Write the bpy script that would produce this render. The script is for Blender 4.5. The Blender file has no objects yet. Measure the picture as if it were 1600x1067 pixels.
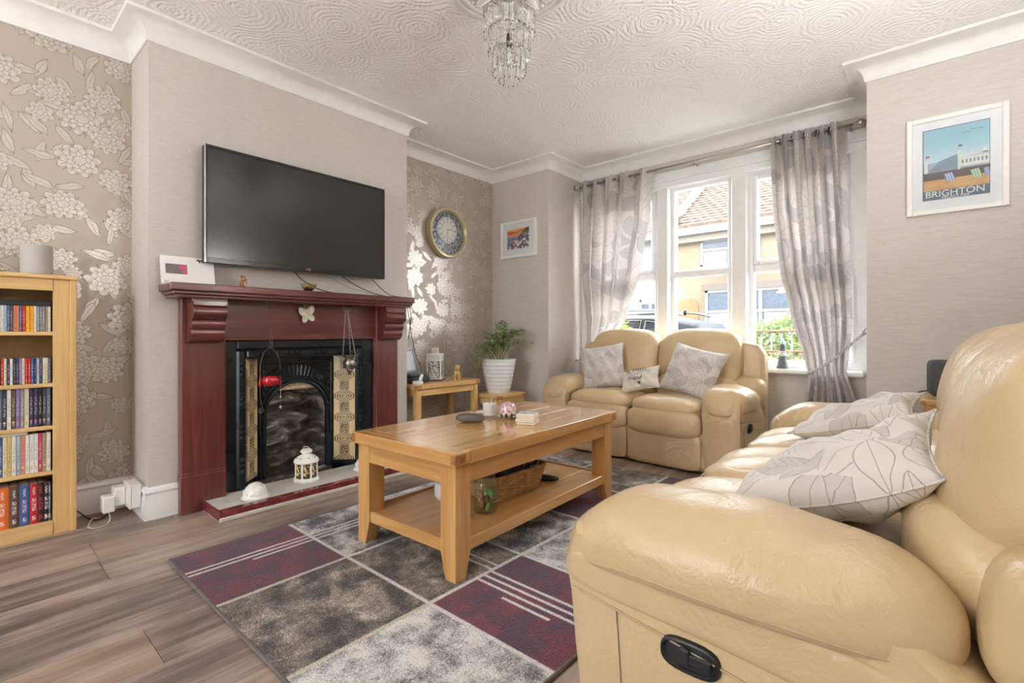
import bpy, bmesh, math, random
from mathutils import Vector, Matrix, noise
random.seed(11)
SC = bpy.context.scene
COL = SC.collection
PI = math.pi
R = math.radians

# ------------------------------------------------------------------ camera, sky, sun, exposure
cam_d = bpy.data.cameras.new('camera')
cam_d.sensor_width = 36.0
cam_d.lens = 766.0 / 1600.0 * 36.0
cam_d.shift_y = -13.5 / 1600.0
cam_d.clip_start = 0.02
cam = bpy.data.objects.new('camera', cam_d)
COL.objects.link(cam)
cam.location = (3.19, 0.0, 1.0)
cam.rotation_euler = (R(90), 0, R(41.05))
SC.camera = cam

SKY_STRENGTH = 8.3
SUN_STRENGTH = 2.2
EXPOSURE = 1.12
BOWL_FILL = 155.0  # glow of the added wall uplighters
REAR_FILL = 122.0  # glow of the added floor uplighter behind the camera
world = bpy.data.worlds.new('sky')
SC.world = world
world.use_nodes = True
wb = world.node_tree.nodes['Background']
wb.inputs['Color'].default_value = (0.93, 0.97, 1.0, 1)
wb.inputs['Strength'].default_value = SKY_STRENGTH

sun_d = bpy.data.lights.new('sun', 'SUN')
sun_d.energy = SUN_STRENGTH
sun_d.angle = R(0.6)
sun_d.color = (1.0, 0.94, 0.85)
sun = bpy.data.objects.new('sun', sun_d)
COL.objects.link(sun)
sun.rotation_euler = Vector((0.62, 0.16, -0.95)).to_track_quat('-Z', 'Y').to_euler()


def portal(name, loc, rot, sx, sy):
    d = bpy.data.lights.new(name, 'AREA')
    d.shape = 'RECTANGLE'; d.size = sx; d.size_y = sy
    d.cycles.is_portal = True
    o = bpy.data.objects.new(name, d); COL.objects.link(o)
    o.location = loc; o.rotation_euler = rot
    return o


portal('window_portal', (1.615, 4.46, 1.55), (R(-90), 0, 0), 2.5, 1.75)
portal('garden_door_portal', (1.75, -2.52, 1.1), (R(90), 0, 0), 1.0, 2.25)

SC.view_settings.view_transform = 'Standard'
SC.view_settings.look = 'None'
SC.view_settings.exposure = EXPOSURE
SC.view_settings.gamma = 1.0
SC.view_settings.use_curve_mapping = False
SC.cycles.max_bounces = 10
SC.cycles.diffuse_bounces = 6
SC.cycles.glossy_bounces = 4
SC.cycles.transmission_bounces = 6
SC.cycles.transparent_max_bounces = 12
SC.cycles.caustics_reflective = False
SC.cycles.caustics_refractive = False
SC.cycles.sample_clamp_indirect = 6.0


# ------------------------------------------------------------------ node helpers
def lin(c):
    return tuple((x / 12.92 if x <= 0.04045 else ((x + 0.055) / 1.055) ** 2.4) for x in [v / 255.0 for v in c[:3]]) + (1.0,)


class E:
    """A number in a node tree; arithmetic on it adds math nodes."""
    def __init__(s, nt, k): s.nt = nt; s.k = k
    def __add__(s, o): return mth(s.nt, 'ADD', s, o)
    def __radd__(s, o): return mth(s.nt, 'ADD', s, o)
    def __sub__(s, o): return mth(s.nt, 'SUBTRACT', s, o)
    def __rsub__(s, o): return mth(s.nt, 'SUBTRACT', o, s)
    def __mul__(s, o): return mth(s.nt, 'MULTIPLY', s, o)
    def __rmul__(s, o): return mth(s.nt, 'MULTIPLY', s, o)
    def __truediv__(s, o): return mth(s.nt, 'DIVIDE', s, o)
    def abs(s): return mth(s.nt, 'ABSOLUTE', s)
    def sin(s): return mth(s.nt, 'SINE', s)
    def cos(s): return mth(s.nt, 'COSINE', s)
    def sqrt(s): return mth(s.nt, 'SQRT', s)
    def fract(s): return mth(s.nt, 'FRACT', s)
    def floor(s): return mth(s.nt, 'FLOOR', s)
    def lt(s, o): return mth(s.nt, 'LESS_THAN', s, o)
    def gt(s, o): return mth(s.nt, 'GREATER_THAN', s, o)
    def max(s, o): return mth(s.nt, 'MAXIMUM', s, o)
    def min(s, o): return mth(s.nt, 'MINIMUM', s, o)
    def step(s, a, b):
        n = s.nt.nodes.new('ShaderNodeMapRange'); n.interpolation_type = 'SMOOTHSTEP'
        s.nt.links.new(s.k, n.inputs[0]); n.inputs[1].default_value = a; n.inputs[2].default_value = b
        n.inputs[3].default_value = 0; n.inputs[4].default_value = 1
        return E(s.nt, n.outputs[0])
    def line(s, w):            # 1 where |s| < w, soft edge
        return 1.0 - s.abs().step(w * 0.4, w)
    def wrap(s, p):            # signed distance to the nearest multiple of p
        return s - mth(s.nt, 'ROUND', s * (1.0 / p)) * p


def mth(nt, op, *a):
    n = nt.nodes.new('ShaderNodeMath'); n.operation = op
    for i, x in enumerate(a):
        if isinstance(x, E): nt.links.new(x.k, n.inputs[i])
        else: n.inputs[i].default_value = float(x)
    return E(nt, n.outputs[0])


def atan2(a, b): return mth(a.nt, 'ARCTAN2', a, b)


def put(nt, inp, val):
    if isinstance(val, E): nt.links.new(val.k, inp)
    elif hasattr(val, 'is_output'): nt.links.new(val, inp)
    elif isinstance(val, (tuple, list)): inp.default_value = tuple(val)[:len(inp.default_value)] if len(val) >= len(inp.default_value) else tuple(val) + (1.0,)
    else: inp.default_value = val


def mixc(nt, f, a, b, mode='MIX'):
    n = nt.nodes.new('ShaderNodeMix'); n.data_type = 'RGBA'; n.blend_type = mode
    put(nt, n.inputs[0], f); put(nt, n.inputs[6], a); put(nt, n.inputs[7], b)
    return n.outputs[2]


def coords(nt, kind='Object'):
    n = nt.nodes.new('ShaderNodeTexCoord')
    return n.outputs[kind]


def sep(nt, v):
    n = nt.nodes.new('ShaderNodeSeparateXYZ'); nt.links.new(v, n.inputs[0])
    return [E(nt, o) for o in n.outputs]


def comb(nt, x, y, z=0.0):
    n = nt.nodes.new('ShaderNodeCombineXYZ')
    put(nt, n.inputs[0], x); put(nt, n.inputs[1], y); put(nt, n.inputs[2], z)
    return n.outputs[0]


def scaled(nt, v, s, off=(0, 0, 0)):
    n = nt.nodes.new('ShaderNodeMapping'); nt.links.new(v, n.inputs[0])
    n.inputs['Scale'].default_value = s; n.inputs['Location'].default_value = off
    return n.outputs[0]


def nz(nt, v, scale, detail=3.0, rough=0.5, dist=0.0):
    n = nt.nodes.new('ShaderNodeTexNoise'); nt.links.new(v, n.inputs['Vector'])
    n.inputs['Scale'].default_value = scale; n.inputs['Detail'].default_value = detail
    n.inputs['Roughness'].default_value = rough; n.inputs['Distortion'].default_value = dist
    return E(nt, n.outputs[0])


def vor(nt, v, scale, feature='F1', dim='3D', rand=1.0):
    n = nt.nodes.new('ShaderNodeTexVoronoi'); n.feature = feature; n.voronoi_dimensions = dim
    nt.links.new(v, n.inputs['Vector']); n.inputs['Scale'].default_value = scale
    n.inputs['Randomness'].default_value = rand
    return n


def ramp(nt, f, stops):
    n = nt.nodes.new('ShaderNodeValToRGB'); put(nt, n.inputs[0], f)
    el = n.color_ramp.elements
    while len(el) < len(stops): el.new(0.5)
    for e, (p, c) in zip(el, stops): e.position = p; e.color = c
    return n.outputs[0]


def bump(nt, h, strength=0.3, dist=0.01):
    n = nt.nodes.new('ShaderNodeBump'); n.inputs['Strength'].default_value = strength
    n.inputs['Distance'].default_value = dist
    put(nt, n.inputs['Height'], h)
    return n.outputs[0]


def new_mat(name, col=(128, 128, 128), rough=0.5, metal=0.0, spec=None, coat=0.0):
    m = bpy.data.materials.new(name); m.use_nodes = True
    nt = m.node_tree; b = nt.nodes['Principled BSDF']
    b.inputs['Base Color'].default_value = lin(col)
    b.inputs['Roughness'].default_value = rough
    b.inputs['Metallic'].default_value = metal
    if spec is not None: b.inputs['Specular IOR Level'].default_value = spec
    if coat: b.inputs['Coat Weight'].default_value = coat; b.inputs['Coat Roughness'].default_value = 0.12
    return m, nt, b


PLAIN = {}
def plain(col, rough=0.5, metal=0.0, grain=0.06, name=None, coat=0.0):
    """A one-colour material with a faint procedural mottling."""
    key = (tuple(col), rough, metal, coat)
    if key in PLAIN: return PLAIN[key]
    m, nt, b = new_mat(name or 'paint_%02x%02x%02x' % tuple(col), col, rough, metal, coat=coat)
    if grain:
        n = nz(nt, coords(nt), 38.0, 3)
        c = lin(col)
        lo = tuple(x * (1 - grain) for x in c[:3]) + (1,)
        hi = tuple(min(1, x * (1 + grain)) for x in c[:3]) + (1,)
        nt.links.new(mixc(nt, n.step(0.3, 0.7), lo, hi), b.inputs['Base Color'])
    PLAIN[key] = m
    return m


# ------------------------------------------------------------------ mesh helpers
class MB:
    def __init__(s): s.v = []; s.f = []
    def add(s, vs, fs):
        o = len(s.v); s.v += [tuple(v) for v in vs]; s.f += [tuple(i + o for i in f) for f in fs]
        return s
    def box(s, x0, x1, y0, y1, z0, z1, b=0.0):
        lo = (min(x0, x1), min(y0, y1), min(z0, z1)); hi = (max(x0, x1), max(y0, y1), max(z0, z1))
        if b <= 0:
            vs = [((lo, hi)[i & 1][0], (lo, hi)[i >> 1 & 1][1], (lo, hi)[i >> 2 & 1][2]) for i in range(8)]
            return s.add(vs, [(0, 2, 3, 1), (4, 5, 7, 6), (0, 1, 5, 4), (2, 6, 7, 3), (0, 4, 6, 2), (1, 3, 7, 5)])
        b = min(b, 0.49 * min(hi[i] - lo[i] for i in range(3)))
        vs = []; ix = {}
        for c in range(8):
            sg = [(c >> k) & 1 for k in range(3)]
            for a in range(3):
                p = []
                for k in range(3):
                    e = hi[k] if sg[k] else lo[k]
                    if k != a: e += -b if sg[k] else b
                    p.append(e)
                ix[c, a] = len(vs); vs.append(p)
        fs = []
        for a in range(3):
            u, w = (a + 1) % 3, (a + 2) % 3
            for sg in (0, 1):
                q = [sg << a | (i << u) | (j << w) for i, j in ((0, 0), (1, 0), (1, 1), (0, 1))]
                fs.append([ix[c, a] for c in (q if sg else q[::-1])])
            for i in (0, 1):
                for j in (0, 1):
                    c1 = i << u | j << w; c2 = c1 | 1 << a
                    fs.append([ix[c1, u], ix[c2, u], ix[c2, w], ix[c1, w]])
        for c in range(8): fs.append([ix[c, 0], ix[c, 1], ix[c, 2]])
        return s.add(vs, fs)
    def loft(s, rings, cap0=True, cap1=True, closed=True):
        n = len(rings[0]); vs = [p for r in rings for p in r]; fs = []
        m = n if closed else n - 1
        for i in range(len(rings) - 1):
            for j in range(m):
                k = (j + 1) % n
                fs.append((i * n + j, i * n + k, (i + 1) * n + k, (i + 1) * n + j))
        if cap0: fs.append(tuple(range(n))[::-1])
        if cap1: fs.append(tuple((len(rings) - 1) * n + j for j in range(n)))
        return s.add(vs, fs)
    def lathe(s, prof, n=24, c=(0, 0, 0), cap0=True, cap1=True, a0=0.0):
        rings = [[(c[0] + r * math.cos(a0 + 2 * PI * j / n), c[1] + r * math.sin(a0 + 2 * PI * j / n), c[2] + z) for j in range(n)] for r, z in prof]
        return s.loft(rings, cap0, cap1)
    def tube(s, pts, r, n=8, closed=False):
        pts = [Vector(p) for p in pts]; m = len(pts); rings = []
        rr = r if isinstance(r, (list, tuple)) else [r] * m
        t0 = (pts[1] - pts[0]).normalized()
        up = Vector((0, 0, 1)) if abs(t0.z) < 0.9 else Vector((1, 0, 0))
        nrm = t0.cross(up).normalized()
        for i, p in enumerate(pts):
            if closed: t = pts[(i + 1) % m] - pts[i - 1]
            else: t = pts[min(i + 1, m - 1)] - pts[max(i - 1, 0)]
            t = t.normalized() if t.length > 1e-9 else t0
            nrm = (nrm - t * nrm.dot(t))
            nrm = nrm.normalized() if nrm.length > 1e-6 else t.orthogonal().normalized()
            bn = t.cross(nrm)
            rings.append([p + (nrm * math.cos(2 * PI * j / n) + bn * math.sin(2 * PI * j / n)) * rr[i] for j in range(n)])
        if closed: return s.loft(rings + [rings[0]], False, False)
        return s.loft(rings)
    def prism(s, poly, axis, a0, a1):
        """poly: 2-D points in the two other axes (in x,y,z order)"""
        def mk(p, a):
            q = list(p); q.insert(axis, a); return q
        return s.loft([[mk(p, a0) for p in poly], [mk(p, a1) for p in poly]])
    def puff(s, c, h, e=4.0, n=10, fn=None):
        """soft rounded box (superellipsoid) of half sizes h"""
        key = {}; vs = []; fs = []
        def vid(i, j, k):
            if (i, j, k) not in key:
                p = [math.tan(PI / 4 * (2.0 * t / n - 1)) for t in (i, j, k)]
                L = sum(abs(x) ** e for x in p) ** (1 / e)
                p = [x / L * hh for x, hh in zip(p, h)]
                if fn: p = fn(*p)
                key[i, j, k] = len(vs); vs.append((p[0] + c[0], p[1] + c[1], p[2] + c[2]))
            return key[i, j, k]
        for a in range(n):
            for b in range(n):
                for w, fl in ((0, 1), (n, 0)):
                    for ax in range(3):
                        q = []
                        for da, db in ((0, 0), (1, 0), (1, 1), (0, 1)):
                            t = [a + da, b + db]; t.insert(ax, w); q.append(vid(*t))
                        fs.append(q if (fl ^ (ax == 1)) == 0 else q[::-1])
        return s.add(vs, fs)
    def quad(s, *p): return s.add(p, [tuple(range(len(p)))])
    def xf(s, m):
        s.v = [tuple(m @ Vector(v)) for v in s.v]; return s
    def build(s, name, mat, parent=None, loc=(0, 0, 0), rot=(0, 0, 0), smooth=35, recalc=True, sub=0):
        me = bpy.data.meshes.new(name)
        me.from_pydata(s.v, [], s.f)
        if recalc:
            bm = bmesh.new(); bm.from_mesh(me)
            bmesh.ops.recalc_face_normals(bm, faces=bm.faces)
            bm.to_mesh(me); bm.free()
        if smooth:
            me.polygons.foreach_set('use_smooth', [True] * len(me.polygons))
            if smooth < 180: me.set_sharp_from_angle(angle=R(smooth))
        if mat: me.materials.append(mat)
        me.update()
        o = bpy.data.objects.new(name, me); COL.objects.link(o)
        o.location = loc; o.rotation_euler = rot
        if parent: o.parent = parent
        if sub:
            md = o.modifiers.new('soft', 'SUBSURF'); md.levels = sub; md.render_levels = sub
        return o


def tag(o, label=None, cat=None, group=None, kind=None):
    if label: o['label'] = label
    if cat: o['category'] = cat
    if group: o['group'] = group
    if kind: o['kind'] = kind
    return o


def thing(name, label, cat, loc=(0, 0, 0), rotz=0.0, group=None, rot=None):
    o = bpy.data.objects.new(name, None); COL.objects.link(o)
    o.empty_display_size = 0.05
    o.location = loc; o.rotation_euler = rot if rot else (0, 0, rotz)
    return tag(o, label, cat, group)


def share(o, name, parent=None, loc=(0, 0, 0), rot=(0, 0, 0), scale=None):
    c = bpy.data.objects.new(name, o.data); COL.objects.link(c)
    c.parent = parent; c.location = loc; c.rotation_euler = rot
    if scale: c.scale = scale
    return c


def text(name, body, size, mat, parent, loc, rot, ext=0.0004, align='CENTER', sx=1.0, shear=0.0):
    cu = bpy.data.curves.new(name, 'FONT'); cu.body = body; cu.size = size
    cu.align_x = align; cu.align_y = 'CENTER'; cu.extrude = ext; cu.shear = shear
    cu.resolution_u = 3
    cu.materials.append(mat)
    o = bpy.data.objects.new(name, cu); COL.objects.link(o)
    me = bpy.data.meshes.new_from_object(o)
    bpy.data.objects.remove(o)
    o = bpy.data.objects.new(name, me); COL.objects.link(o)
    if not me.materials: me.materials.append(mat)
    o.parent = parent; o.location = loc; o.rotation_euler = rot; o.scale = (sx, 1, 1)
    return o


def structure(o): o['kind'] = 'structure'; return o


def catenary(p0, p1, sag, n=12):
    p0 = Vector(p0); p1 = Vector(p1); out = []
    for i in range(n + 1):
        t = i / n; p = p0.lerp(p1, t); p.z -= sag * 4 * t * (1 - t); out.append(p)
    return out


def smoothpath(pts, k=6):
    """Catmull-Rom through the points"""
    P = [Vector(p) for p in pts]; P = [2 * P[0] - P[1]] + P + [2 * P[-1] - P[-2]]; out = []
    for i in range(1, len(P) - 2):
        for j in range(k):
            t = j / k; a, b, c, d = P[i - 1], P[i], P[i + 1], P[i + 2]
            out.append(0.5 * ((2 * b) + (c - a) * t + (2 * a - 5 * b + 4 * c - d) * t * t + (3 * b - a - 3 * c + d) * t ** 3))
    out.append(P[-2]); return out

# ------------------------------------------------------------------ surface materials
def mat_wall_plain():
    m, nt, b = new_mat('textured_wallpaper_taupe', (186, 176, 166), 0.62)
    c = coords(nt)
    h = nz(nt, scaled(nt, c, (14, 14, 210)), 1.0, 4, 0.65)
    h2 = nz(nt, scaled(nt, c, (60, 60, 420)), 1.0, 2)
    f = (h * 0.7 + h2 * 0.3).step(0.3, 0.72)
    nt.links.new(mixc(nt, f, lin((192, 184, 176)), lin((209, 203, 197))), b.inputs['Base Color'])
    nt.links.new(bump(nt, f, 0.12, 0.004), b.inputs['Normal'])
    return m


def mat_wall_floral():
    m, nt, b = new_mat('floral_wallpaper', (172, 158, 145), 0.55)
    c = coords(nt)
    x, y, z = sep(nt, c)
    w1 = nz(nt, c, 11.0, 2); w2 = nz(nt, scaled(nt, c, (1, 1, 1), (5, 3, 2)), 11.0, 2)
    u = y + (w1 - 0.5) * 0.040
    v = z + (w2 - 0.5) * 0.040

    def cellpos(sc, off, rand):
        vn = vor(nt, comb(nt, u + off[0], v + off[1]), sc, dim='2D', rand=rand)
        px, py, _ = sep(nt, vn.outputs['Position'])
        r, g, bb = sep(nt, vn.outputs['Color'])
        return u + off[0] - px, v + off[1] - py, r, g, bb

    def leaves(sc, off, L, W, keep):
        du, dv, r, g, bb = cellpos(sc, off, 0.9)
        ang = r * 6.283; ca = ang.cos(); sa = ang.sin()
        p = du * ca + dv * sa; q = dv * ca - du * sa
        gg = (1.0 - (p * p) * (1 / L ** 2)) * W - q.abs()
        ins = gg.gt(0.0) * g.lt(keep)
        vein = ((p - q.abs() * 0.8) * (1 / 0.0075)).fract() - 0.5
        i = (gg.line(0.0026) * g.lt(keep)).max(q.line(0.0016) * ins).max(vein.line(0.18) * ins * 0.6)
        return i, ins

    def flowers(sc, off, rr, n, keep):
        du, dv, r, g, bb = cellpos(sc, off, 0.62)
        rad = (g * 0.35 + 0.72) * rr
        on = bb.lt(keep)
        d = (du * du + dv * dv * 1.3).sqrt() / rad; th = atan2(dv, du) + r * 6.283
        i = None; edge = None
        for k, fr in ((1, 0.30), (2, 0.54), (3, 0.78), (4, 1.0)):
            pet = (th * (n / 2.0) + k * 1.7).sin().abs()
            edge = (pet * 0.30 + 0.72) * fr
            l = (d - edge).line(0.034)
            rl = (1.0 - pet.step(0.03, 0.20)) * d.gt(fr - 0.26) * d.lt(fr) * 0.85
            l = l.max(rl)
            i = l if i is None else i.max(l)
        hat = (((th * 21.0).sin() * 0.5 + 0.5).step(0.75, 0.95)) * d.lt(0.95) * ((d * 4.0).fract().lt(0.45)) * 0.45
        return (i.max(hat)) * on * d.lt(1.03), d.lt(edge) * on

    ink, fill = leaves(7.5, (3.1, 1.7), 0.062, 0.020, 0.75)
    for fn in ((leaves, (6.2, (0.4, 8.3), 0.070, 0.018, 0.7)), (flowers, (6.4, (1.3, 2.9), 0.060, 7, 0.5)), (flowers, (4.6, (7.7, 0.35), 0.098, 9, 0.86))):
        i2, f2 = fn[0](*fn[1])
        ink = (ink * (1.0 - f2)).max(i2); fill = fill.max(f2)
    shade = nz(nt, c, 55.0, 3).step(0.35, 0.75)
    col = mixc(nt, fill * (0.50 + shade * 0.4), lin((180, 167, 154)), lin((216, 208, 199)))
    col = mixc(nt, ink * (0.50 + shade * 0.4), col, lin((104, 97, 93)))
    nt.links.new(col, b.inputs['Base Color'])
    put(nt, b.inputs['Roughness'], 0.44 - fill * 0.12)
    put(nt, b.inputs['Metallic'], fill * 0.30 + 0.10)
    h = nz(nt, scaled(nt, c, (40, 40, 260)), 1.0, 2)
    nt.links.new(bump(nt, h * 0.5 + fill * 0.5, 0.10, 0.003), b.inputs['Normal'])
    return m


def mat_ceiling():
    m, nt, b = new_mat('artex_ceiling_paint', (245, 244, 243), 0.65)
    c = coords(nt); c2 = scaled(nt, c, (1, 1, 0))
    wob = nz(nt, c2, 6.0, 4)
    h = None
    for sc, off, fr in ((3.1, (0, 0, 0), 34.0), (3.1, (7.3, 2.2, 0), 38.0)):
        vv = scaled(nt, c2, (1, 1, 1), off)
        vn = vor(nt, vv, sc, dim='2D')
        d = E(nt, vn.outputs['Distance'])
        w = ((d * fr + wob * 9.0) * 1.0).sin()
        w = w.abs()
        ang = vn.outputs['Color']
        h = w if h is None else h.max(w * 0.8)
    fine = nz(nt, c2, 70.0, 3)
    hh = h * 0.75 + fine * 0.35
    nt.links.new(bump(nt, hh, 0.55, 0.012), b.inputs['Normal'])
    return m


def mat_white(name='white_gloss_paint', col=(235, 234, 232), rough=0.38):
    m, nt, b = new_mat(name, col, rough)
    n = nz(nt, coords(nt), 14.0, 4)
    nt.links.new(mixc(nt, n.step(0.3, 0.8), lin(col), lin(tuple(max(0, x - 7) for x in col))), b.inputs['Base Color'])
    return m


def mat_floor():
    m, nt, b = new_mat('grey_brown_laminate', (150, 130, 116), 0.42)
    c = coords(nt)
    oi = nt.nodes.new('ShaderNodeObjectInfo')
    rnd = E(nt, oi.outputs['Random'])
    x, y, z = sep(nt, c)
    cc = comb(nt, x + rnd * 37.0, y + rnd * 91.0, z)
    g1 = nz(nt, scaled(nt, cc, (9, 0.9, 1)), 1.0, 5, 0.6, 0.7)
    g2 = nz(nt, scaled(nt, cc, (70, 2.6, 1)), 1.0, 4, 0.6)
    g3 = nz(nt, scaled(nt, cc, (3.2, 1.3, 1)), 1.0, 3, 0.55, 1.5)
    t = g1 * 0.5 + g2 * 0.25 + g3 * 0.3 + (rnd - 0.5) * 0.10
    col = ramp(nt, t, [(0.36, lin((76, 64, 58))), (0.47, lin((122, 106, 98))), (0.56, lin((160, 143, 133))), (0.68, lin((188, 174, 164)))])
    warm = mixc(nt, (rnd * 0.5 + g3 * 0.5)  .step(0.35, 0.75) * 0.4, col, lin((146, 116, 90)))
    nt.links.new(warm, b.inputs['Base Color'])
    put(nt, b.inputs['Roughness'], 0.34 + g2 * 0.22)
    nt.links.new(bump(nt, g2, 0.10, 0.003), b.inputs['Normal'])
    return m


def mat_oak(name, axis, light=(214, 168, 108), dark=(176, 124, 68), rough=0.3, coat=0.25):
    m, nt, b = new_mat(name, light, rough, coat=coat)
    c = coords(nt)
    st = [11.0, 11.0, 11.0]; st[axis] = 0.9
    s2 = [95.0, 95.0, 95.0]; s2[axis] = 4.0
    g1 = nz(nt, scaled(nt, c, tuple(st)), 1.0, 4, 0.55, 1.2)
    g2 = nz(nt, scaled(nt, c, tuple(s2)), 1.0, 3)
    t = g1 * 0.7 + g2 * 0.3
    mid = tuple(int(0.5 * (a + d)) for a, d in zip(light, dark))
    nt.links.new(ramp(nt, t, [(0.30, lin(dark)), (0.48, lin(mid)), (0.66, lin(light))]), b.inputs['Base Color'])
    return m


def mat_leather(name, col=(204, 180, 143)):
    m, nt, b = new_mat(name, col, 0.3)
    c = coords(nt)
    tone = nz(nt, c, 4.0, 2)
    dk = tuple(int(x * f) for x, f in zip(col, (0.95, 0.93, 0.89)))
    nt.links.new(mixc(nt, tone, lin(dk), lin(tuple(min(255, int(x * 1.03)) for x in col))), b.inputs['Base Color'])
    wr = nz(nt, c, 7.0, 4, 0.6, 1.2)
    cr = nz(nt, c, 20.0, 4, 0.62, 0.8)
    gr = nz(nt, c, 320.0, 2)
    put(nt, b.inputs['Roughness'], 0.24 + tone * 0.12)
    nt.links.new(bump(nt, wr * 0.9 + cr * 0.45 + gr * 0.05, 0.50, 0.014), b.inputs['Normal'])
    return m


def mat_mahogany(name, axis):
    m, nt, b = new_mat(name, (112, 44, 38), 0.3, coat=0.35)
    c = coords(nt)
    st = [16.0] * 3; st[axis] = 1.0
    s2 = [120.0] * 3; s2[axis] = 5.0
    g = nz(nt, scaled(nt, c, tuple(st)), 1.0, 4, 0.6, 0.6); g2 = nz(nt, scaled(nt, c, tuple(s2)), 1.0, 3)
    nt.links.new(ramp(nt, g * 0.75 + g2 * 0.25, [(0.28, lin((66, 29, 27))), (0.5, lin((98, 45, 41))), (0.72, lin((124, 66, 60)))]), b.inputs['Base Color'])
    return m


def mat_iron():
    m, nt, b = new_mat('blackened_cast_iron', (27, 29, 32), 0.24, 0.45)
    n = nz(nt, coords(nt), 9.0, 2)
    nt.links.new(mixc(nt, n, lin((26, 28, 31)), lin((48, 51, 56))), b.inputs['Base Color'])
    return m


def mat_fire_tile():
    m, nt, b = new_mat('patterned_fireplace_tile', (214, 188, 140), 0.2)
    c = coords(nt); x, y, z = sep(nt, c)
    a = x.abs(); d = z.abs()
    e = 0.0755 - d                                  # distance from the joint between two tiles
    n = nz(nt, c, 150.0, 1)
    D = (a * 0.56).max(e).max((a * 0.56 + e) * 0.74)
    ink = D.lt(0.0105) * n.step(0.40, 0.55)
    for rr in (0.0165, 0.0265, 0.0365):
        ink = ink.max((D - rr).line(0.0032))
    q = a.max(d)
    ink = ink.max((q - 0.031).line(0.0030))
    ink = ink.max(q.lt(0.0265) * (n.step(0.36, 0.52)))
    tan = nz(nt, c, 12.0, 1)
    nt.links.new(mixc(nt, ink * 0.92, mixc(nt, tan, lin((206, 178, 128)), lin((226, 206, 164))), lin((70, 48, 30))), b.inputs['Base Color'])
    return m


def leaf_layers(nt, u, v, sc):
    """outlined leaves scattered over a cloth: returns (line, fill)"""
    line = None; fill = None
    for off, L, W in (((0, 0), 0.56, 0.30), ((0.53, 0.31), 0.50, 0.27)):
        vec = comb(nt, u + off[0], v + off[1])
        vn = vor(nt, vec, sc, dim='2D', rand=0.75)
        px, py, _ = sep(nt, vn.outputs['Position'])
        r, g_, b_ = sep(nt, vn.outputs['Color'])
        du = u + off[0] - px; dv = v + off[1] - py
        ang = r * 6.283
        ca = ang.cos(); sa = ang.sin()
        p = du * ca + dv * sa; q = dv * ca - du * sa
        l_, w_ = L / sc, W / sc
        g = (1.0 - p * p * (1 / l_ ** 2)) * w_ - q.abs()
        ins = g.gt(0.0)
        vein = ((p - q.abs() * 0.9) * (sc / 0.17)).fract() - 0.5
        vl = vein.line(0.07) * ins * b_.gt(0.45) * 0.8
        ln = g.line(0.013 / sc).max(q.line(0.009 / sc) * ins).max(vl)
        fl = ins * g_.gt(0.52)
        if line is None: line, fill = ln, fl
        else: line = (line * (1.0 - ins)).max(ln); fill = (fill * (1.0 - ins)).max(fl)
    return line, fill


def mat_leaf_cloth(name, sc, uvmap=False, trans=0.0, base=(206, 200, 194), dark=(168, 162, 160), ink=(128, 122, 120), plane='xy'):
    m, nt, b = new_mat(name, base, 0.8)
    if uvmap:
        u, v, _ = sep(nt, coords(nt, 'UV'))
        cv = coords(nt, 'UV')
    else:
        cv = coords(nt)
        x, y, z = sep(nt, cv)
        u, v = x, y
    line, fill = leaf_layers(nt, u, v, sc)
    wv = nz(nt, scaled(nt, cv, (300, 60, 60)), 1.0, 2)
    col = mixc(nt, fill * 0.85, lin(base), lin(dark))
    col = mixc(nt, line * 0.8, col, lin(ink))
    col = mixc(nt, wv * 0.25, col, lin((222, 218, 214)))
    nt.links.new(col, b.inputs['Base Color'])
    b.inputs['Sheen Weight'].default_value = 0.25
    cre = nz(nt, cv, 9.0, 3, 0.5, 0.6)
    nt.links.new(bump(nt, wv * 0.2 + line * 0.25 + cre * 0.8, 0.35, 0.006), b.inputs['Normal'])
    if trans:
        t = nt.nodes.new('ShaderNodeBsdfTranslucent'); nt.links.new(mixc(nt, 0.35, col, (1.0, 0.93, 0.85, 1)), t.inputs['Color'])
        mx = nt.nodes.new('ShaderNodeMixShader'); mx.inputs[0].default_value = trans
        nt.links.new(b.outputs[0], mx.inputs[1]); nt.links.new(t.outputs[0], mx.inputs[2])
        nt.links.new(mx.outputs[0], nt.nodes['Material Output'].inputs['Surface'])
    return m


def mat_glass_pane(name='window_glass', tint=(0.98, 0.99, 1.0, 1), rough=0.0):
    m = bpy.data.materials.new(name); m.use_nodes = True; nt = m.node_tree
    nt.nodes.remove(nt.nodes['Principled BSDF'])
    tr = nt.nodes.new('ShaderNodeBsdfTransparent'); tr.inputs[0].default_value = tint
    gl = nt.nodes.new('ShaderNodeBsdfGlossy'); gl.inputs['Roughness'].default_value = rough
    lw = nt.nodes.new('ShaderNodeLayerWeight'); lw.inputs[0].default_value = 0.5
    fc = E(nt, lw.outputs['Facing']); fc = fc * fc * fc * fc * 0.6 + 0.035
    mx = nt.nodes.new('ShaderNodeMixShader')
    nt.links.new(fc.k, mx.inputs[0]); nt.links.new(tr.outputs[0], mx.inputs[1]); nt.links.new(gl.outputs[0], mx.inputs[2])
    nt.links.new(mx.outputs[0], nt.nodes['Material Output'].inputs['Surface'])
    return m


def mat_clear(name, col=(1, 1, 1, 1), ior=1.45, rough=0.0):
    m, nt, b = new_mat(name, (255, 255, 255), rough)
    b.inputs['Base Color'].default_value = col
    b.inputs['Transmission Weight'].default_value = 1.0
    b.inputs['IOR'].default_value = ior
    return m


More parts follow.
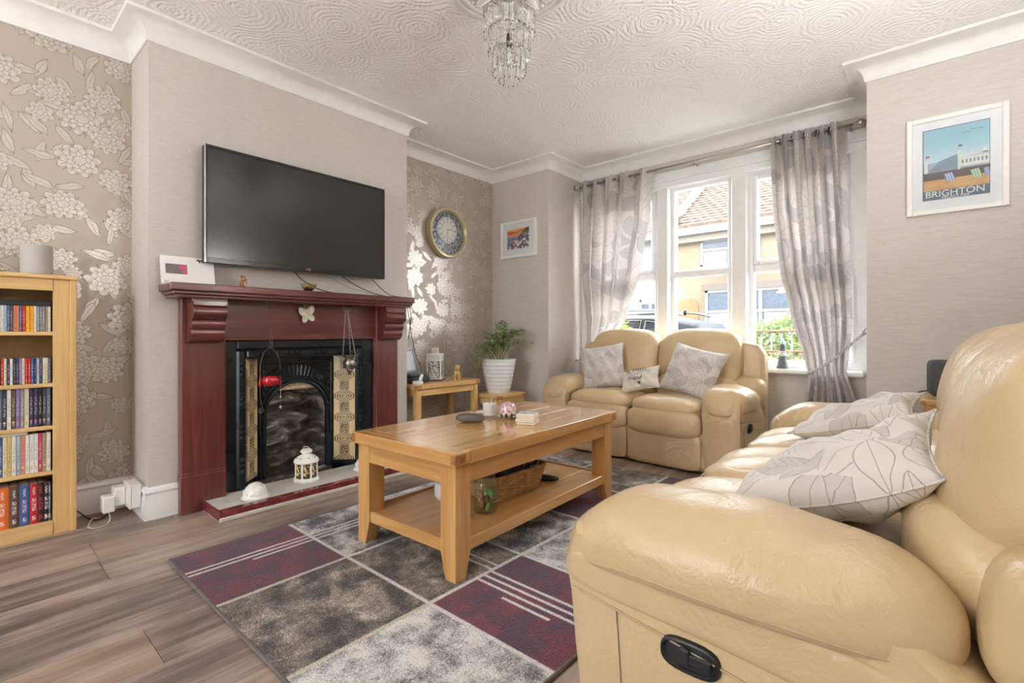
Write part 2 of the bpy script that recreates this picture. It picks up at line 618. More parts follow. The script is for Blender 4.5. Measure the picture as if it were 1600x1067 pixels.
WALL = mat_wall_plain(); FLORAL = mat_wall_floral(); CEIL = mat_ceiling()
WHITE = mat_white(); CORN = mat_white('white_cornice_paint', (232, 231, 229), 0.55); UPVC = mat_white('white_upvc', (238, 239, 240), 0.25)
FLOOR = mat_floor()
OAKX = mat_oak('honey_oak_x', 0); OAKY = mat_oak('honey_oak_y', 1); OAKZ = mat_oak('honey_oak_z', 2)
PINEY = mat_oak('pale_oak_y', 1, (226, 190, 132), (196, 156, 98), 0.5, 0.0); PINEZ = mat_oak('pale_oak_z', 2, (226, 190, 132), (196, 156, 98), 0.5, 0.0)
LEATHER = mat_leather('cream_leather')
MAHY = mat_mahogany('mahogany_stain_y', 1); MAHZ = mat_mahogany('mahogany_stain_z', 2)
IRON = mat_iron(); TILE = mat_fire_tile()
PANE = mat_glass_pane(); CLEAR = mat_clear('clear_glass'); CRYSTAL = mat_clear('crystal_glass', ior=1.5)
CHROME = plain((200, 200, 202), 0.18, 1.0, 0.0, 'polished_chrome'); STEEL = plain((176, 170, 162), 0.3, 1.0, 0.0, 'brushed_nickel')
BLACK = plain((22, 22, 24), 0.4, 0.0, 0.05, 'black_plastic'); GREY = plain((120, 122, 124), 0.45)
CABLE = plain((28, 28, 30), 0.5, 0.0, 0.0, 'black_cable'); WCABLE = plain((222, 216, 204), 0.45, 0.0, 0.0, 'white_cable')
WPLAS = plain((232, 230, 226), 0.4, 0.0, 0.02, 'white_plastic')

# ------------------------------------------------------------------ room shell
H = 2.675
XL, XR, YR, YF = -0.36, 3.75, -2.4, 3.76          # left wall, right wall, rear wall, window wall
BL, BR, YB = 0.377, 2.85, 4.33                     # bay sides, bay wall under the window
CB0, CB1 = 0.70, 2.39                              # chimney breast

fl = structure(MB().box(-0.7, 4.0, -2.7, 4.55, -0.12, -0.012).build('floor', plain((96, 84, 74), 0.7)))
PW, PL = 0.2525, 1.29
row = 0; x = 0.4075 - PW * 4
while x < XR:
    off = [0.42, -0.05, 0.80, 0.437, 1.02, 0.15][row % 6] if row >= 0 else 0.3
    if abs(x - 0.4075) < 0.01 or abs(x - 1.165) < 0.01: off = 0.43
    elif abs(x - 0.66) < 0.01: off = 0.95
    elif abs(x - 0.9125) < 0.01: off = -0.15
    y = off - PL * 3
    x0, x1 = max(x, XL - 0.02), min(x + PW, XR + 0.02)
    ymax = YB if (x0 > BL - 0.05 and x1 < BR + 0.1) else YF + 0.02
    while y < ymax:
        y0, y1 = max(y, YR - 0.05), min(y + PL, ymax)
        if y1 - y0 > 0.03:
            MB().box(x0 + 0.0007, x1 - 0.0007, y0 + 0.0007, y1 - 0.0007, -0.0115, 0.0, 0.0018).build('plank', FLOOR, fl, smooth=0)
        y += PL
    x += PW; row += 1

structure(MB().box(-0.6, 3.95, -2.6, 4.62, H, H + 0.14).build('ceiling', CEIL))
structure(MB().box(XL - 0.14, XL, YR - 0.15, YF + 0.12, -0.02, H).build('wall_left', FLORAL))
structure(MB().box(XL - 0.02, 0, CB0, 1.10, -0.01, H).box(XL - 0.02, 0, 2.0, CB1, -0.01, H).box(XL - 0.02, 0, 1.10, 2.0, 0.955, H).build('wall_chimney_breast', WALL, smooth=0))
structure(MB().box(XL - 0.02, BL, YF, YF + 0.14, -0.01, H).build('wall_window_left', WALL))
structure(MB().box(BR, XR + 0.14, YF, YF + 0.14, -0.01, H).build('wall_window_right', WALL))
structure(MB().box(BL - 0.16, BL, YF + 0.14, 4.56, -0.01, H).build('wall_bay_left', WALL))
structure(MB().box(BR, BR + 0.16, YF + 0.14, 4.56, -0.01, H).build('wall_bay_right', WALL))
structure(MB().box(BL, BR, YB, 4.56, -0.01, 0.70).build('wall_bay_lower', WALL))
structure(MB().box(BL, BR, YB, 4.56, 2.40, H).build('wall_bay_upper', WALL))
structure(MB().box(XR, XR + 0.14, YR - 0.15, YF, -0.01, H).build('wall_right', WALL))
structure(MB().box(XL, 1.3, YR - 0.15, YR, -0.01, H).box(2.2, XR, YR - 0.15, YR, -0.01, H).box(1.3, 2.2, YR - 0.15, YR, 2.22, H).build('wall_rear', WALL, smooth=0))

# glazed garden door in the rear wall (behind the camera)
d = structure(thing('door_1', None, None, (1.3, YR - 0.10, 0)))
del_keys = [k for k in ('label', 'category') if k in d]
for k in del_keys: del d[k]
for i in range(1):
    x0, x1 = 0.0, 0.90
    MB().box(x0, x0 + 0.06, -0.03, 0.03, 0, 2.22, 0.004).box(x1 - 0.06, x1, -0.03, 0.03, 0, 2.22, 0.004).box(x0 + 0.06, x1 - 0.06, -0.03, 0.03, 0, 0.09, 0.004).box(x0 + 0.06, x1 - 0.06, -0.03, 0.03, 2.14, 2.22, 0.004).build('door_frame', UPVC, d)
    MB().box(x0 + 0.055, x1 - 0.055, -0.004, 0.004, 0.085, 2.145).build('pane', PANE, d)


def sweep_trim(name, path, prof, mat, closed=False):
    """profile (offset into the room, height) carried along wall lines; the room lies on the path's right"""
    P = [Vector(p) for p in path]; n = len(P); rings = []
    for i in range(n):
        a = P[i - 1] if (closed or i > 0) else None
        c = P[(i + 1) % n] if (closed or i < n - 1) else None
        nn = []
        if a is not None: t = (P[i] - a).normalized(); nn.append(Vector((t.y, -t.x)))
        if c is not None: t = (c - P[i]).normalized(); nn.append(Vector((t.y, -t.x)))
        if len(nn) == 2 and nn[0].dot(nn[1]) < 0.99:
            m = (nn[0] + nn[1]); m = m / m.dot(nn[0])
        else: m = nn[0]
        rings.append([(P[i].x + m.x * o, P[i].y + m.y * o, z) for o, z in prof])
    if closed: rings.append(rings[0])
    return structure(MB().loft(rings, not closed, not closed).build(name, mat, smooth=40))


cove = [(-0.004, 2.562), (0.010, 2.562), (0.013, 2.574)]
for i in range(9):
    a = PI / 2 * i / 8
    cove.append((0.013 + 0.087 * (1 - math.cos(a)), 2.574 + 0.082 * math.sin(a)))
cove += [(0.112, 2.660), (0.115, 2.676), (-0.004, 2.676)]
ring_path = [(XL, YR), (XL, CB0), (0, CB0), (0, CB1), (XL, CB1), (XL, YF), (BL, YF), (BL, YB), (BR, YB), (BR, YF), (XR, YF), (XR, YR)]
sweep_trim('trim_1', ring_path, cove, CORN, True)
base = [(-0.004, 0), (0.020, 0), (0.020, 0.118), (0.016, 0.128), (0.016, 0.138), (0.022, 0.146), (0.018, 0.160), (0.008, 0.170), (-0.004, 0.172)]
sweep_trim('baseboard_left', [(XL, YR), (XL, CB0), (0, CB0), (0, 0.835)], base, WHITE)
sweep_trim('baseboard_alcove', [(0, 2.27), (0, CB1), (XL, CB1), (XL, YF), (BL, YF), (BL, YB), (BR, YB), (BR, YF), (XR, YF)], base, WHITE)
sweep_trim('baseboard_right', [(XR, YF), (XR, YR)], base, WHITE)

# ------------------------------------------------------------------ bay window
structure(MB().box(BL, BR, 4.30, 4.46, 2.386, 2.47, 0.006).box(BL, BR, 4.32, 4.46, 2.33, 2.387, 0.005).build('trim_2', UPVC, smooth=30))     # head of the window
structure(MB().box(0.70, 2.79, 4.235, 4.40, 0.682, 0.722, 0.010).build('trim_3', WHITE, smooth=30))   # window board
for k, (a, c) in enumerate(((1.195, 1.323), (1.855, 1.999))):
    structure(MB().prism([(a, 4.54), (a, 4.375), (a + 0.018, 4.34), (c - 0.018, 4.34), (c, 4.375), (c, 4.54)], 2, 0.70, 2.36).build('trim_%d' % (4 + k), WHITE, smooth=30))
structure(MB().box(BL, 0.50, 4.34, 4.54, 0.70, 2.36).build('trim_6', WHITE)); structure(MB().box(2.72, BR, 4.34, 4.54, 0.70, 2.36).build('trim_7', WHITE))


def bay_light(n, x0, x1, opens):
    w = structure(bpy.data.objects.new('window_%d' % n, None)); COL.objects.link(w); w.location = (x0, 4.42, 0.72)
    L = x1 - x0; z0, z1, zt0, zt1 = 0.0, 1.63, 0.777, 0.848
    fw = 0.032
    mb = MB()
    mb.box(-0.005, fw, -0.035, 0.035, z0, z1, 0.006).box(L - fw, L + 0.005, -0.035, 0.035, z0, z1, 0.006)
    mb.box(fw, L - fw, -0.035, 0.035, z0, z0 + 0.062, 0.006).box(fw, L - fw, -0.035, 0.035, z1 - 0.05, z1, 0.006)
    mb.build('frame', UPVC, w, smooth=30)
    MB().box(fw, L - fw, -0.04, 0.035, zt0, zt1, 0.012).build('transom', UPVC, w, smooth=30)
    MB().box(fw - 0.004, L - fw + 0.004, -0.006, 0.006, z0 + 0.058, zt0 + 0.004).build('pane', PANE, w, smooth=0)
    a, c, zb, zc = fw - 0.004, L - fw + 0.004, zt1 - 0.004, z1 - 0.046
    if opens:
        s = 0.040
        cs = MB().box(a, a + s, -0.046, 0.02, zb, zc, 0.010).box(c - s, c, -0.046, 0.02, zb, zc, 0.010)
        cs.box(a + s, c - s, -0.046, 0.02, zb, zb + s, 0.010).box(a + s, c - s, -0.046, 0.02, zc - s, zc, 0.010).build('casement', UPVC, w, smooth=30)
        a += s - 0.004; c -= s - 0.004; zb += s - 0.004; zc -= s - 0.004
    MB().box(a, c, -0.006, 0.006, zb, zc).build('pane', PANE, w, smooth=0)
    return w


bay_light(1, 0.50, 1.195, True)
bay_light(2, 1.323, 1.855, False)
bay_light(3, 1.999, 2.72, True)

# ------------------------------------------------------------------ fireplace surround
FC = 1.549                                       # centre of the fireplace along the wall
su = thing('fire_surround', 'dark red mahogany fire surround with scrolled corbels below the television', 'fireplace surround', (0, FC, 0))
for sy, (a, c) in ((-1, (-0.714, -0.494)), (1, (0.521, 0.714))):
    MB().box(0.0, 0.058, a, c, 0.215, 1.19, 0.005).build('pilaster', MAHZ, su)
    MB().box(0.0, 0.068, a - 0.004, c + 0.004, 0.0, 0.205, 0.004).box(0.0, 0.063, a, c, 0.200, 0.222, 0.004).build('plinth', MAHZ, su)
    # scrolled corbel: profile (x out, z)
    pr = [(0.05, 1.172), (0.175, 1.172), (0.176, 1.150)]
    for (cx, cz, rr, a0, a1) in ((0.135, 1.115, 0.044, 70, -70), (0.118, 1.050, 0.034, 55, -60), (0.082, 0.998, 0.052, 50, -80)):
        for i in range(8):
            t = R(a0 + (a1 - a0) * i / 7); pr.append((cx + rr * math.cos(t), cz + rr * math.sin(t)))
    pr += [(0.05, 0.945)]
    m = 0.5 * (a + c); hw = 0.083
    cb = MB().prism(pr, 1, m - hw, m + hw)
    cb.build('corbel', MAHY, su, smooth=50)
    MB().box(0.05, 0.172, m - hw - 0.006, m + hw + 0.006, 1.166, 1.196, 0.005).build('corbel_cap', MAHY, su)
MB().box(0.0, 0.040, -0.500, 0.525, 0.965, 1.19, 0.003).build('frieze', MAHY, su)
MB().box(0.0, 0.052, -0.500, 0.525, 0.955, 0.972, 0.004).box(0.0, 0.050, -0.500, -0.486, 0.05, 0.957, 0.003).box(0.0, 0.050, 0.508, 0.525, 0.05, 0.957, 0.003).build('inner_bead', MAHY, su)
MB().box(0.0, 0.195, -0.775, 0.735, 1.188, 1.206, 0.006).box(0.0, 0.21, -0.790, 0.742, 1.204, 1.224, 0.006).build('shelf_moulding', MAHY, su)
MB().box(0.0, 0.222, -0.805, 0.752, 1.222, 1.263, 0.006).build('mantel_shelf', MAHY, su)

# ------------------------------------------------------------------ cast-iron insert with tiled cheeks
fi = thing('fireplace_insert', 'black cast-iron arched fireplace insert with splayed columns of patterned tiles', 'fireplace', (0, FC, 0))
W0 = 0.49; ZT = 0.955
fr = MB()
fr.box(-0.01, 0.03, -W0, -0.42, 0.06, ZT, 0.006).box(-0.01, 0.03, 0.42, 0.508, 0.06, ZT, 0.006).box(-0.01, 0.03, -0.42, 0.42, 0.90, ZT, 0.006)
fr.build('outer_frame', IRON, fi)
# stepped inner band carrying cast roundels
bd = MB()
for s in (-1, 1):
    bd.box(0.0, 0.045, s * 0.372, s * 0.425, 0.06, 0.90, 0.012)
bd.box(0.0, 0.045, -0.372, 0.372, 0.842, 0.90, 0.012)
bd.build('inner_band', IRON, fi)
n = 0
ornm = MB()
for k in range(4):
    for j in range(3):
        ornm.lathe([(0.0015, 0.0), (0.017, 0.0), (0.0175, 0.004), (0.012, 0.008), (0.010, 0.005), (0.005, 0.010), (0.001, 0.011)], 10, (0, (j - 1) * 0.034, 0))
    break
orn = ornm.xf(Matrix.Rotation(R(90), 4, 'Y')).build('cast_rosette', IRON, fi, (0.045, -0.27, 0.871))
for y in (-0.09, 0.09, 0.27): share(orn, 'cast_rosette', fi, (0.045, y, 0.871))
for s in (-1, 1):
    for z in (0.20, 0.40, 0.60, 0.78): share(orn, 'cast_rosette', fi, (0.045, s * 0.398, z), (R(90), 0, 0))
rib = MB()
for i in range(30): rib.box(0, 0.004, -0.010, 0.010, i * 0.0075, i * 0.0075 + 0.004)
rb = rib.build('cast_ribbing', IRON, fi, (0.045, -0.378, 0.10), smooth=0)
for s in (-1, 1):
    for z in (0.10, 0.33, 0.56):
        if s == -1 and z == 0.10: continue
        share(rb, 'cast_ribbing', fi, (0.045, s * 0.378, z))
# splayed cheeks
for s in (-1, 1):
    MB().prism([(0.02, s * 0.375), (-0.092, s * 0.262), (-0.10, s * 0.27), (0.0, s * 0.385)], 2, 0.05, 0.85).build('cheek', IRON, fi, smooth=0)
tl = MB().box(-0.0755, 0.0755, -0.003, 0.006, -0.0755, 0.0755, 0.0016).build('fire_tile', TILE, None, smooth=0)
first = True
for s in (-1, 1):
    for k in range(5):
        loc = (-0.033 + 0.003, s * (0.3185 - 0.003), 0.092 + 0.0757 + k * 0.1525)
        rz = R(90 + 45) if s < 0 else R(90 - 45)
        # the tile's face is its local -y side, turned towards the room and the middle
        rot = (0, 0, math.atan2(s * -0.7071, 0.7071) + PI / 2)
        if first:
            tl.parent = fi; tl.location = loc; tl.rotation_euler = rot; first = False
        else: share(tl, 'fire_tile', fi, loc, rot)
# arched hood plate between the cheeks
AW, AZ, HW, HT = 0.205, 0.46, 0.268, 0.85
def arch(r, n=20, z=AZ, k=1.0): return [(r * math.cos(PI - PI * i / n), z + k * r * math.sin(PI - PI * i / n)) for i in range(n + 1)]
inner = [(-AW, 0.06)] + arch(AW) + [(AW, 0.06)]
outer = [(-HW, 0.06)]
for i in range(21):
    a = PI - PI * i / 20; dx, dz = math.cos(a), math.sin(a)
    t = min(HW / abs(dx) if abs(dx) > 1e-6 else 9, (HT - AZ) / dz if dz > 1e-6 else 9)
    outer.append((dx * t, AZ + dz * t))
outer.append((HW, 0.06))
pl = MB()
for xx0, xx1 in ((-0.105, -0.085),):
    ra = [(xx1, p[0], p[1]) for p in inner]; rb_ = [(xx1, p[0], p[1]) for p in outer]
    rc = [(xx0, p[0], p[1]) for p in outer]; rd = [(xx0, p[0], p[1]) for p in inner]
    pl.loft([ra, rb_, rc, rd, ra], False, False, closed=False)
pl.build('arch_plate', IRON, fi, smooth=30)
for rr, t in ((AW + 0.010, 0.011), (AW + 0.038, 0.006)):
    MB().tube([(-0.082, -rr, 0.06)] + [(-0.082, p[0], p[1]) for p in arch(rr)] + [(-0.082, rr, 0.06)], t, 8).build('arch_moulding', IRON, fi, smooth=60)
MB().tube([(-0.083, p[0], p[1]) for p in arch(AW + 0.13, 20, AZ - 0.0)[4:17]], 0.006, 6).build('arch_moulding', IRON, fi, smooth=60)
MB().box(-0.086, -0.074, -0.25, 0.25, 0.795, 0.812, 0.004).box(-0.086, -0.074, -0.25, -0.235, 0.06, 0.80, 0.004).box(-0.086, -0.074, 0.235, 0.25, 0.06, 0.80, 0.004).build('plate_bead', IRON, fi)
# fan of cast flutes in the hood and two flower bosses
fl_ = MB().box(-0.004, 0.004, -0.006, 0.006, -0.036, 0.036, 0.003).build('hood_flute', IRON, fi, (-0.081, 0, AZ + 0.288))
for i in range(-4, 5):
    if i == 0: continue
    a = R(i * 5.4); rr = 0.288
    share(fl_, 'hood_flute', fi, (-0.081, math.sin(a) * rr, AZ + math.cos(a) * rr), (-a, 0, 0))
bo = MB().lathe([(0.001, 0), (0.034, 0), (0.036, 0.004), (0.030, 0.009), (0.024, 0.005), (0.016, 0.011), (0.008, 0.008), (0.001, 0.014)], 10).xf(Matrix.Rotation(R(90), 4, 'Y')).build('hood_boss', IRON, fi, (-0.084, -0.165, AZ + 0.235))
share(bo, 'hood_boss', fi, (-0.084, 0.165, AZ + 0.235))
bump_mb = MB()
for i in range(14): bump_mb.puff((0, 0.0, i * 0.05), (0.006, 0.010, 0.017), 2.0, 4)
bs = bump_mb.build('cast_leaf_column', IRON, fi, (-0.082, -0.222, 0.10)); share(bs, 'cast_leaf_column', fi, (-0.082, 0.222, 0.10))
# sooty fireback
m, nt, b = new_mat('sooty_fireback', (40, 36, 34), 0.9)
cc = coords(nt); x_, y_, z_ = sep(nt, cc)
ash = nz(nt, scaled(nt, cc, (3, 3, 7)), 1.6, 5, 0.65, 1.0)
nt.links.new(ramp(nt, ash, [(0.36, lin((34, 30, 28))), (0.50, lin((78, 70, 65))), (0.60, lin((136, 128, 122))), (0.68, lin((206, 202, 198)))]), b.inputs['Base Color'])
nt.links.new(bump(nt, ash, 0.5, 0.02), b.inputs['Normal'])
SOOT = m
MB().add([(-0.105, -0.26, 0.05), (-0.30, -0.16, 0.05), (-0.30, 0.16, 0.05), (-0.105, 0.26, 0.05), (-0.105, -0.26, 0.72), (-0.24, -0.15, 0.66), (-0.24, 0.15, 0.66), (-0.105, 0.26, 0.72)],
         [(0, 1, 5, 4), (1, 2, 6, 5), (2, 3, 7, 6)]).build('fireback', SOOT, fi, smooth=0, recalc=False)
MB().box(-0.32, -0.105, -0.26, 0.26, 0.0, 0.052).build('fire_floor', SOOT, fi, smooth=0)
MB().box(-0.30, -0.108, -0.24, 0.24, 0.615, 0.72, 0.01).build('throat_lintel', plain((206, 184, 148), 0.9, 0, 0.2), fi)
log = MB(); log.tube(smoothpath([(-0.20, -0.14, 0.30), (-0.21, -0.03, 0.335), (-0.215, 0.06, 0.36)]), [0.018] * 12 + [0.012], 8)
tag(MB().box(-0.09, -0.075, 0.205, 0.232, 0.06, 0.30, 0.004).build('damper_bar', plain((70, 78, 86), 0.4, 0.6), fi))

# ------------------------------------------------------------------ hearth
HST = mat_white('grey_white_hearth_stone', (200, 195, 188), 0.6)
he = thing('hearth', 'low pale stone hearth edged with a band of glazed maroon tiles', 'hearth', (0, FC, 0))
# the slab is cut round the two plinths of the surround
MB().prism([(0.067, -0.60), (0.287, -0.60), (0.287, 0.60), (0.067, 0.60), (0.067, 0.516), (0.0, 0.516), (0.0, -0.489), (0.067, -0.489)], 2, 0.0, 0.052).build('slab', HST, he, smooth=0)
MB().box(0.068, 0.345, -0.615, 0.615, 0.0, 0.022, 0.004).build('base_edge', plain((206, 198, 188), 0.6), he)
m, nt, b = new_mat('maroon_glazed_tile', (112, 40, 44), 0.2, coat=0.3)
g = nz(nt, coords(nt), 26.0, 5, 0.6, 1.5)
nt.links.new(ramp(nt, g, [(0.3, lin((86, 28, 32))), (0.6, lin((128, 50, 52))), (0.78, lin((166, 92, 86)))]), b.inputs['Base Color'])
MAROON = m
ht = MB().box(0.0, 0.050, -0.0745, 0.0745, 0, 0.050, 0.003).build('hearth_tile', MAROON, he, (0.286, -0.60 + 0.075, 0.004))
for k in range(1, 8): share(ht, 'hearth_tile', he, (0.286, -0.60 + 0.075 + k * 0.15, 0.004))
hs = MB().box(-0.075, 0.075, -0.016, 0, 0, 0.05, 0.003).build('hearth_tile', MAROON, he, (0.261, -0.5995, 0.004))
share(hs, 'hearth_tile', he, (0.261, 0.6155, 0.004)); hq = MB().box(-0.0595, 0.0585, -0.016, 0, 0, 0.05, 0.003).build('hearth_tile', MAROON, he, (0.127, -0.5995, 0.004)); share(hq, 'hearth_tile', he, (0.127, 0.6155, 0.004))

# ------------------------------------------------------------------ things on the hearth
PORC = plain((236, 234, 228), 0.35, 0, 0.05, 'white_porcelain')
for (x, y, lab) in ((0.205, 1.165, 'white embossed porcelain dome on the hearth below the red tealight holder'), (0.165, 1.905, 'white embossed porcelain dome on the hearth below the silver hanging pot')):
    t = thing('tealight_dome', lab, 'tealight dome', (x, y, 0.052), 0, 'porcelain domes on the hearth')
    MB().lathe([(0.001, 0.0), (0.072, 0.0), (0.074, 0.006), (0.066, 0.012), (0.062, 0.030), (0.052, 0.056), (0.034, 0.074), (0.014, 0.082), (0.001, 0.083)], 28).build('dome', PORC, t, smooth=60)
    eb = MB()
    for k in range(26):
        a = k * 2.4; zz = 0.020 + 0.052 * ((k * 0.618) % 1); rr = 0.064 - 0.030 * ((zz - 0.02) / 0.055) ** 1.6
        eb.puff((rr * math.cos(a), rr * math.sin(a), zz), (0.006, 0.006, 0.006), 2, 3)
    eb.build('embossing', PORC, t, smooth=180)
    MB().lathe([(0.060, 0.0), (0.078, 0.001), (0.078, 0.005), (0.060, 0.006)], 28).build('saucer', PORC, t)

# white tin lantern
ln = thing('tin_lantern', 'white tin tealight lantern with butterfly and daisy panes on the hearth', 'lantern', (0.110, 1.515, 0.052), R(20))
LW = plain((238, 235, 226), 0.4, 0, 0.03, 'white_enamel')
MB().lathe([(0.001, 0), (0.080, 0), (0.082, 0.008), (0.076, 0.018), (0.070, 0.022), (0.001, 0.022)], 8, a0=PI / 8).build('base', LW, ln, smooth=20)
m, nt, b = new_mat('painted_lantern_pane', (60, 72, 52), 0.15)
cc = coords(nt)
n1 = nz(nt, cc, 60.0, 2); n2 = nz(nt, scaled(nt, cc, (1, 1, 1), (4, 4, 4)), 46.0, 2)
c1 = mixc(nt, n1.step(0.48, 0.58), lin((50, 66, 44)), lin((206, 160, 70)))
c1 = mixc(nt, n2.step(0.58, 0.64), c1, lin((236, 232, 220)))
nt.links.new(c1, b.inputs['Base Color']); PICT = m
for k in range(8):
    a = PI / 8 + k * PI / 4
    MB().box(-0.004, 0.004, -0.006, 0.006, 0.02, 0.118, 0.002).build('post', LW, ln, (0.068 * math.cos(a), 0.068 * math.sin(a), 0), (0, 0, a))
    a2 = k * PI / 4; rr = 0.068 * math.cos(PI / 8)
    MB().box(-0.002, 0.002, -0.022, 0.022, 0.022, 0.116).build('pane', PICT, ln, (rr * math.cos(a2), rr * math.sin(a2), 0), (0, 0, a2), smooth=0)
MB().lathe([(0.001, 0.116), (0.074, 0.116), (0.078, 0.122), (0.070, 0.140), (0.048, 0.156), (0.030, 0.164), (0.026, 0.170), (0.028, 0.174), (0.036, 0.180), (0.036, 0.192), (0.022, 0.200), (0.001, 0.203)], 16).build('lid', LW, ln, smooth=40)
hl = MB()
for k in range(8):
    a = k * PI / 4 + 0.2; hl.puff((0.060 * math.cos(a), 0.060 * math.sin(a), 0.1495), (0.004, 0.004, 0.003), 2, 3)
hl.build('air_hole', BLACK, ln)
MB().tube([(-0.026, 0, 0.19)] + [(0.03 * math.cos(PI - PI * i / 8), 0, 0.195 + 0.02 * math.sin(PI * i / 8)) for i in range(9)] + [(0.026, 0, 0.19)], 0.0018, 6).build('handle', LW, ln)

# ------------------------------------------------------------------ television
tv = thing('television', 'large flat black television mounted on the chimney breast', 'television', (0.02, 1.523, 1.395))
m, nt, b = new_mat('tv_screen', (34, 31, 30), 0.16, spec=0.6)
n = nz(nt, coords(nt), 3.0, 2)
put(nt, b.inputs['Roughness'], 0.15 + n * 0.08); SCREEN = m
MB().box(0.035, 0.082, -0.588, 0.588, 0.0, 0.662, 0.005).build('casing', plain((58, 54, 50), 0.35, 0.3), tv)
bz = MB().box(0.080, 0.089, -0.588, -0.572, 0.0, 0.662, 0.002).box(0.080, 0.089, 0.572, 0.588, 0.0, 0.662, 0.002).box(0.080, 0.089, -0.572, 0.572, 0.0, 0.030, 0.002).box(0.080, 0.089, -0.572, 0.572, 0.646, 0.662, 0.002)
bz.build('bezel', plain((42, 40, 39), 0.22, 0.2), tv)
MB().box(0.078, 0.0845, -0.573, 0.573, 0.029, 0.647).build('screen', SCREEN, tv, smooth=0)
MB().box(0.080, 0.0892, -0.589, -0.585, 0.002, 0.660).build('edge_strip', CHROME, tv)
MB().box(-0.0195, 0.036, -0.22, 0.22, 0.15, 0.50, 0.008).build('wall_bracket', BLACK, tv)
MB().lathe([(0.0005, 0), (0.0058, 0), (0.0058, 0.0006), (0.0005, 0.0006)], 16).build('logo', plain((196, 36, 60), 0.4), tv, (0.0892, -0.006, 0.015), (0, R(90), 0))
text('logo_lettering', 'LG', 0.015, plain((190, 190, 190), 0.4), tv, (0.0893, 0.013, 0.015), (R(90), 0, R(90)))
# cables under the television, over the mantel and down the side of the breast
for (nm, lab, pts, mt, rr) in (
    ('television_cable', 'black cable drooping from television across the mantel past the glass dish', [(0.03, 1.46, 1.42), (0.05, 1.50, 1.36), (0.06, 1.60, 1.30), (0.08, 1.75, 1.270), (0.10, 2.05, 1.268), (0.12, 2.25, 1.268), (0.10, 2.315, 1.255), (0.03, 2.33, 1.10)], CABLE, 0.0035),
    ('television_cable', 'black cable running from television under-edge diagonally to the mantel end', [(0.03, 1.78, 1.42), (0.05, 1.86, 1.36), (0.07, 2.0, 1.30), (0.09, 2.15, 1.270), (0.10, 2.27, 1.268), (0.08, 2.325, 1.25), (0.04, 2.40, 1.15), (-0.01, 2.42, 1.0), (-0.03, 2.43, 0.95)], CABLE, 0.003),
    ('television_cable', 'black cable hanging from the television corner and falling to the side table', [(0.03, 2.03, 1.42), (0.05, 2.08, 1.36), (0.08, 2.17, 1.285), (0.11, 2.28, 1.269), (0.08, 2.33, 1.24), (0.03, 2.40, 1.05), (0.0, 2.47, 0.84), (0.015, 2.51, 0.74), (0.028, 2.515, 0.668)], CABLE, 0.003),
    ('aerial_lead', 'thin pale lead looping below the television', [(0.03, 1.52, 1.42), (0.04, 1.60, 1.385), (0.04, 1.72, 1.375), (0.05, 1.82, 1.33), (0.07, 1.95, 1.295), (0.09, 2.12, 1.269)], plain((150, 146, 140), 0.5), 0.002)):
    tag(MB().tube(smoothpath(pts), rr, 6).build(nm, mt, smooth=180), lab, 'cable')

# envelope leaning on the breast
en = thing('envelope', 'white window envelope with pink print leaning on the mantel', 'envelope', (0.075, 0.87, 1.263), 0, rot=(0, R(-16), R(-3)))
PAPER = plain((234, 232, 230), 0.7, 0, 0.02, 'white_paper')
MB().box(-0.004, 0.0, -0.128, 0.128, 0.0, 0.165, 0.001).build('paper', PAPER, en)
MB().box(0.0, 0.0012, -0.105, -0.005, 0.062, 0.118).build('window', plain((112, 104, 104), 0.25), en, smooth=0)
MB().box(0.001, 0.0016, -0.042, -0.008, 0.090, 0.112).box(0.001, 0.0016, -0.028, -0.008, 0.066, 0.084).build('pink_print', plain((214, 70, 120), 0.5), en, smooth=0)
MB().box(0.0, 0.0008, -0.115, -0.092, 0.016, 0.020).box(0.0, 0.0008, -0.115, -0.075, 0.007, 0.010).build('red_print', plain((200, 110, 110), 0.6), en, smooth=0)
sig = MB()
for i in range(10): sig.puff((0.001, 0.045 + i * 0.006, 0.148 + 0.005 * math.sin(i * 2.3)), (0.001, 0.004, 0.003 + 0.003 * (i % 3)), 2, 3)
sig.build('postmark', BLACK, en)

# mouse figurine
mo = thing('mouse_figurine', 'little golden brown mouse figurine sitting on the mantel shelf', 'figurine', (0.12, 1.128, 1.263), R(35))
BR_ = plain((150, 104, 46), 0.35, 0, 0.3)
MB().puff((0, 0, 0.022), (0.016, 0.015, 0.023), 2.2, 6).puff((0.006, 0, 0.050), (0.014, 0.013, 0.012), 2.1, 6).puff((0.019, 0, 0.047), (0.008, 0.006, 0.006), 2, 4).puff((0.012, 0.012, 0.028), (0.005, 0.004, 0.012), 2, 4).puff((0.012, -0.012, 0.028), (0.005, 0.004, 0.012), 2, 4).build('body', BR_, mo, smooth=180)
for s in (-1, 1): MB().puff((0.0, s * 0.012, 0.064), (0.003, 0.008, 0.008), 2, 4).build('ear', BR_, mo, smooth=180)
MB().puff((0.011, 0, 0.024), (0.008, 0.009, 0.014), 2, 5).build('belly', plain((226, 206, 168), 0.5), mo, smooth=180)

# glass dish on the mantel
gd = thing('glass_dish', 'small amber-tinted glass bowl standing on the mantel shelf', 'glass bowl', (0.12, 1.525, 1.263))
AMB = mat_clear('amber_glass', (1.0, 0.86, 0.62, 1), 1.35, 0.05)
MB().lathe([(0.001, 0), (0.018, 0), (0.020, 0.004), (0.040, 0.030), (0.050, 0.052), (0.048, 0.053), (0.037, 0.032), (0.016, 0.007), (0.001, 0.006)], 20).build('bowl', AMB, gd, smooth=60)
MB().puff((0, 0, 0.022), (0.022, 0.022, 0.016), 2.4, 6).build('candle', plain((226, 180, 120), 0.5), gd, smooth=180)

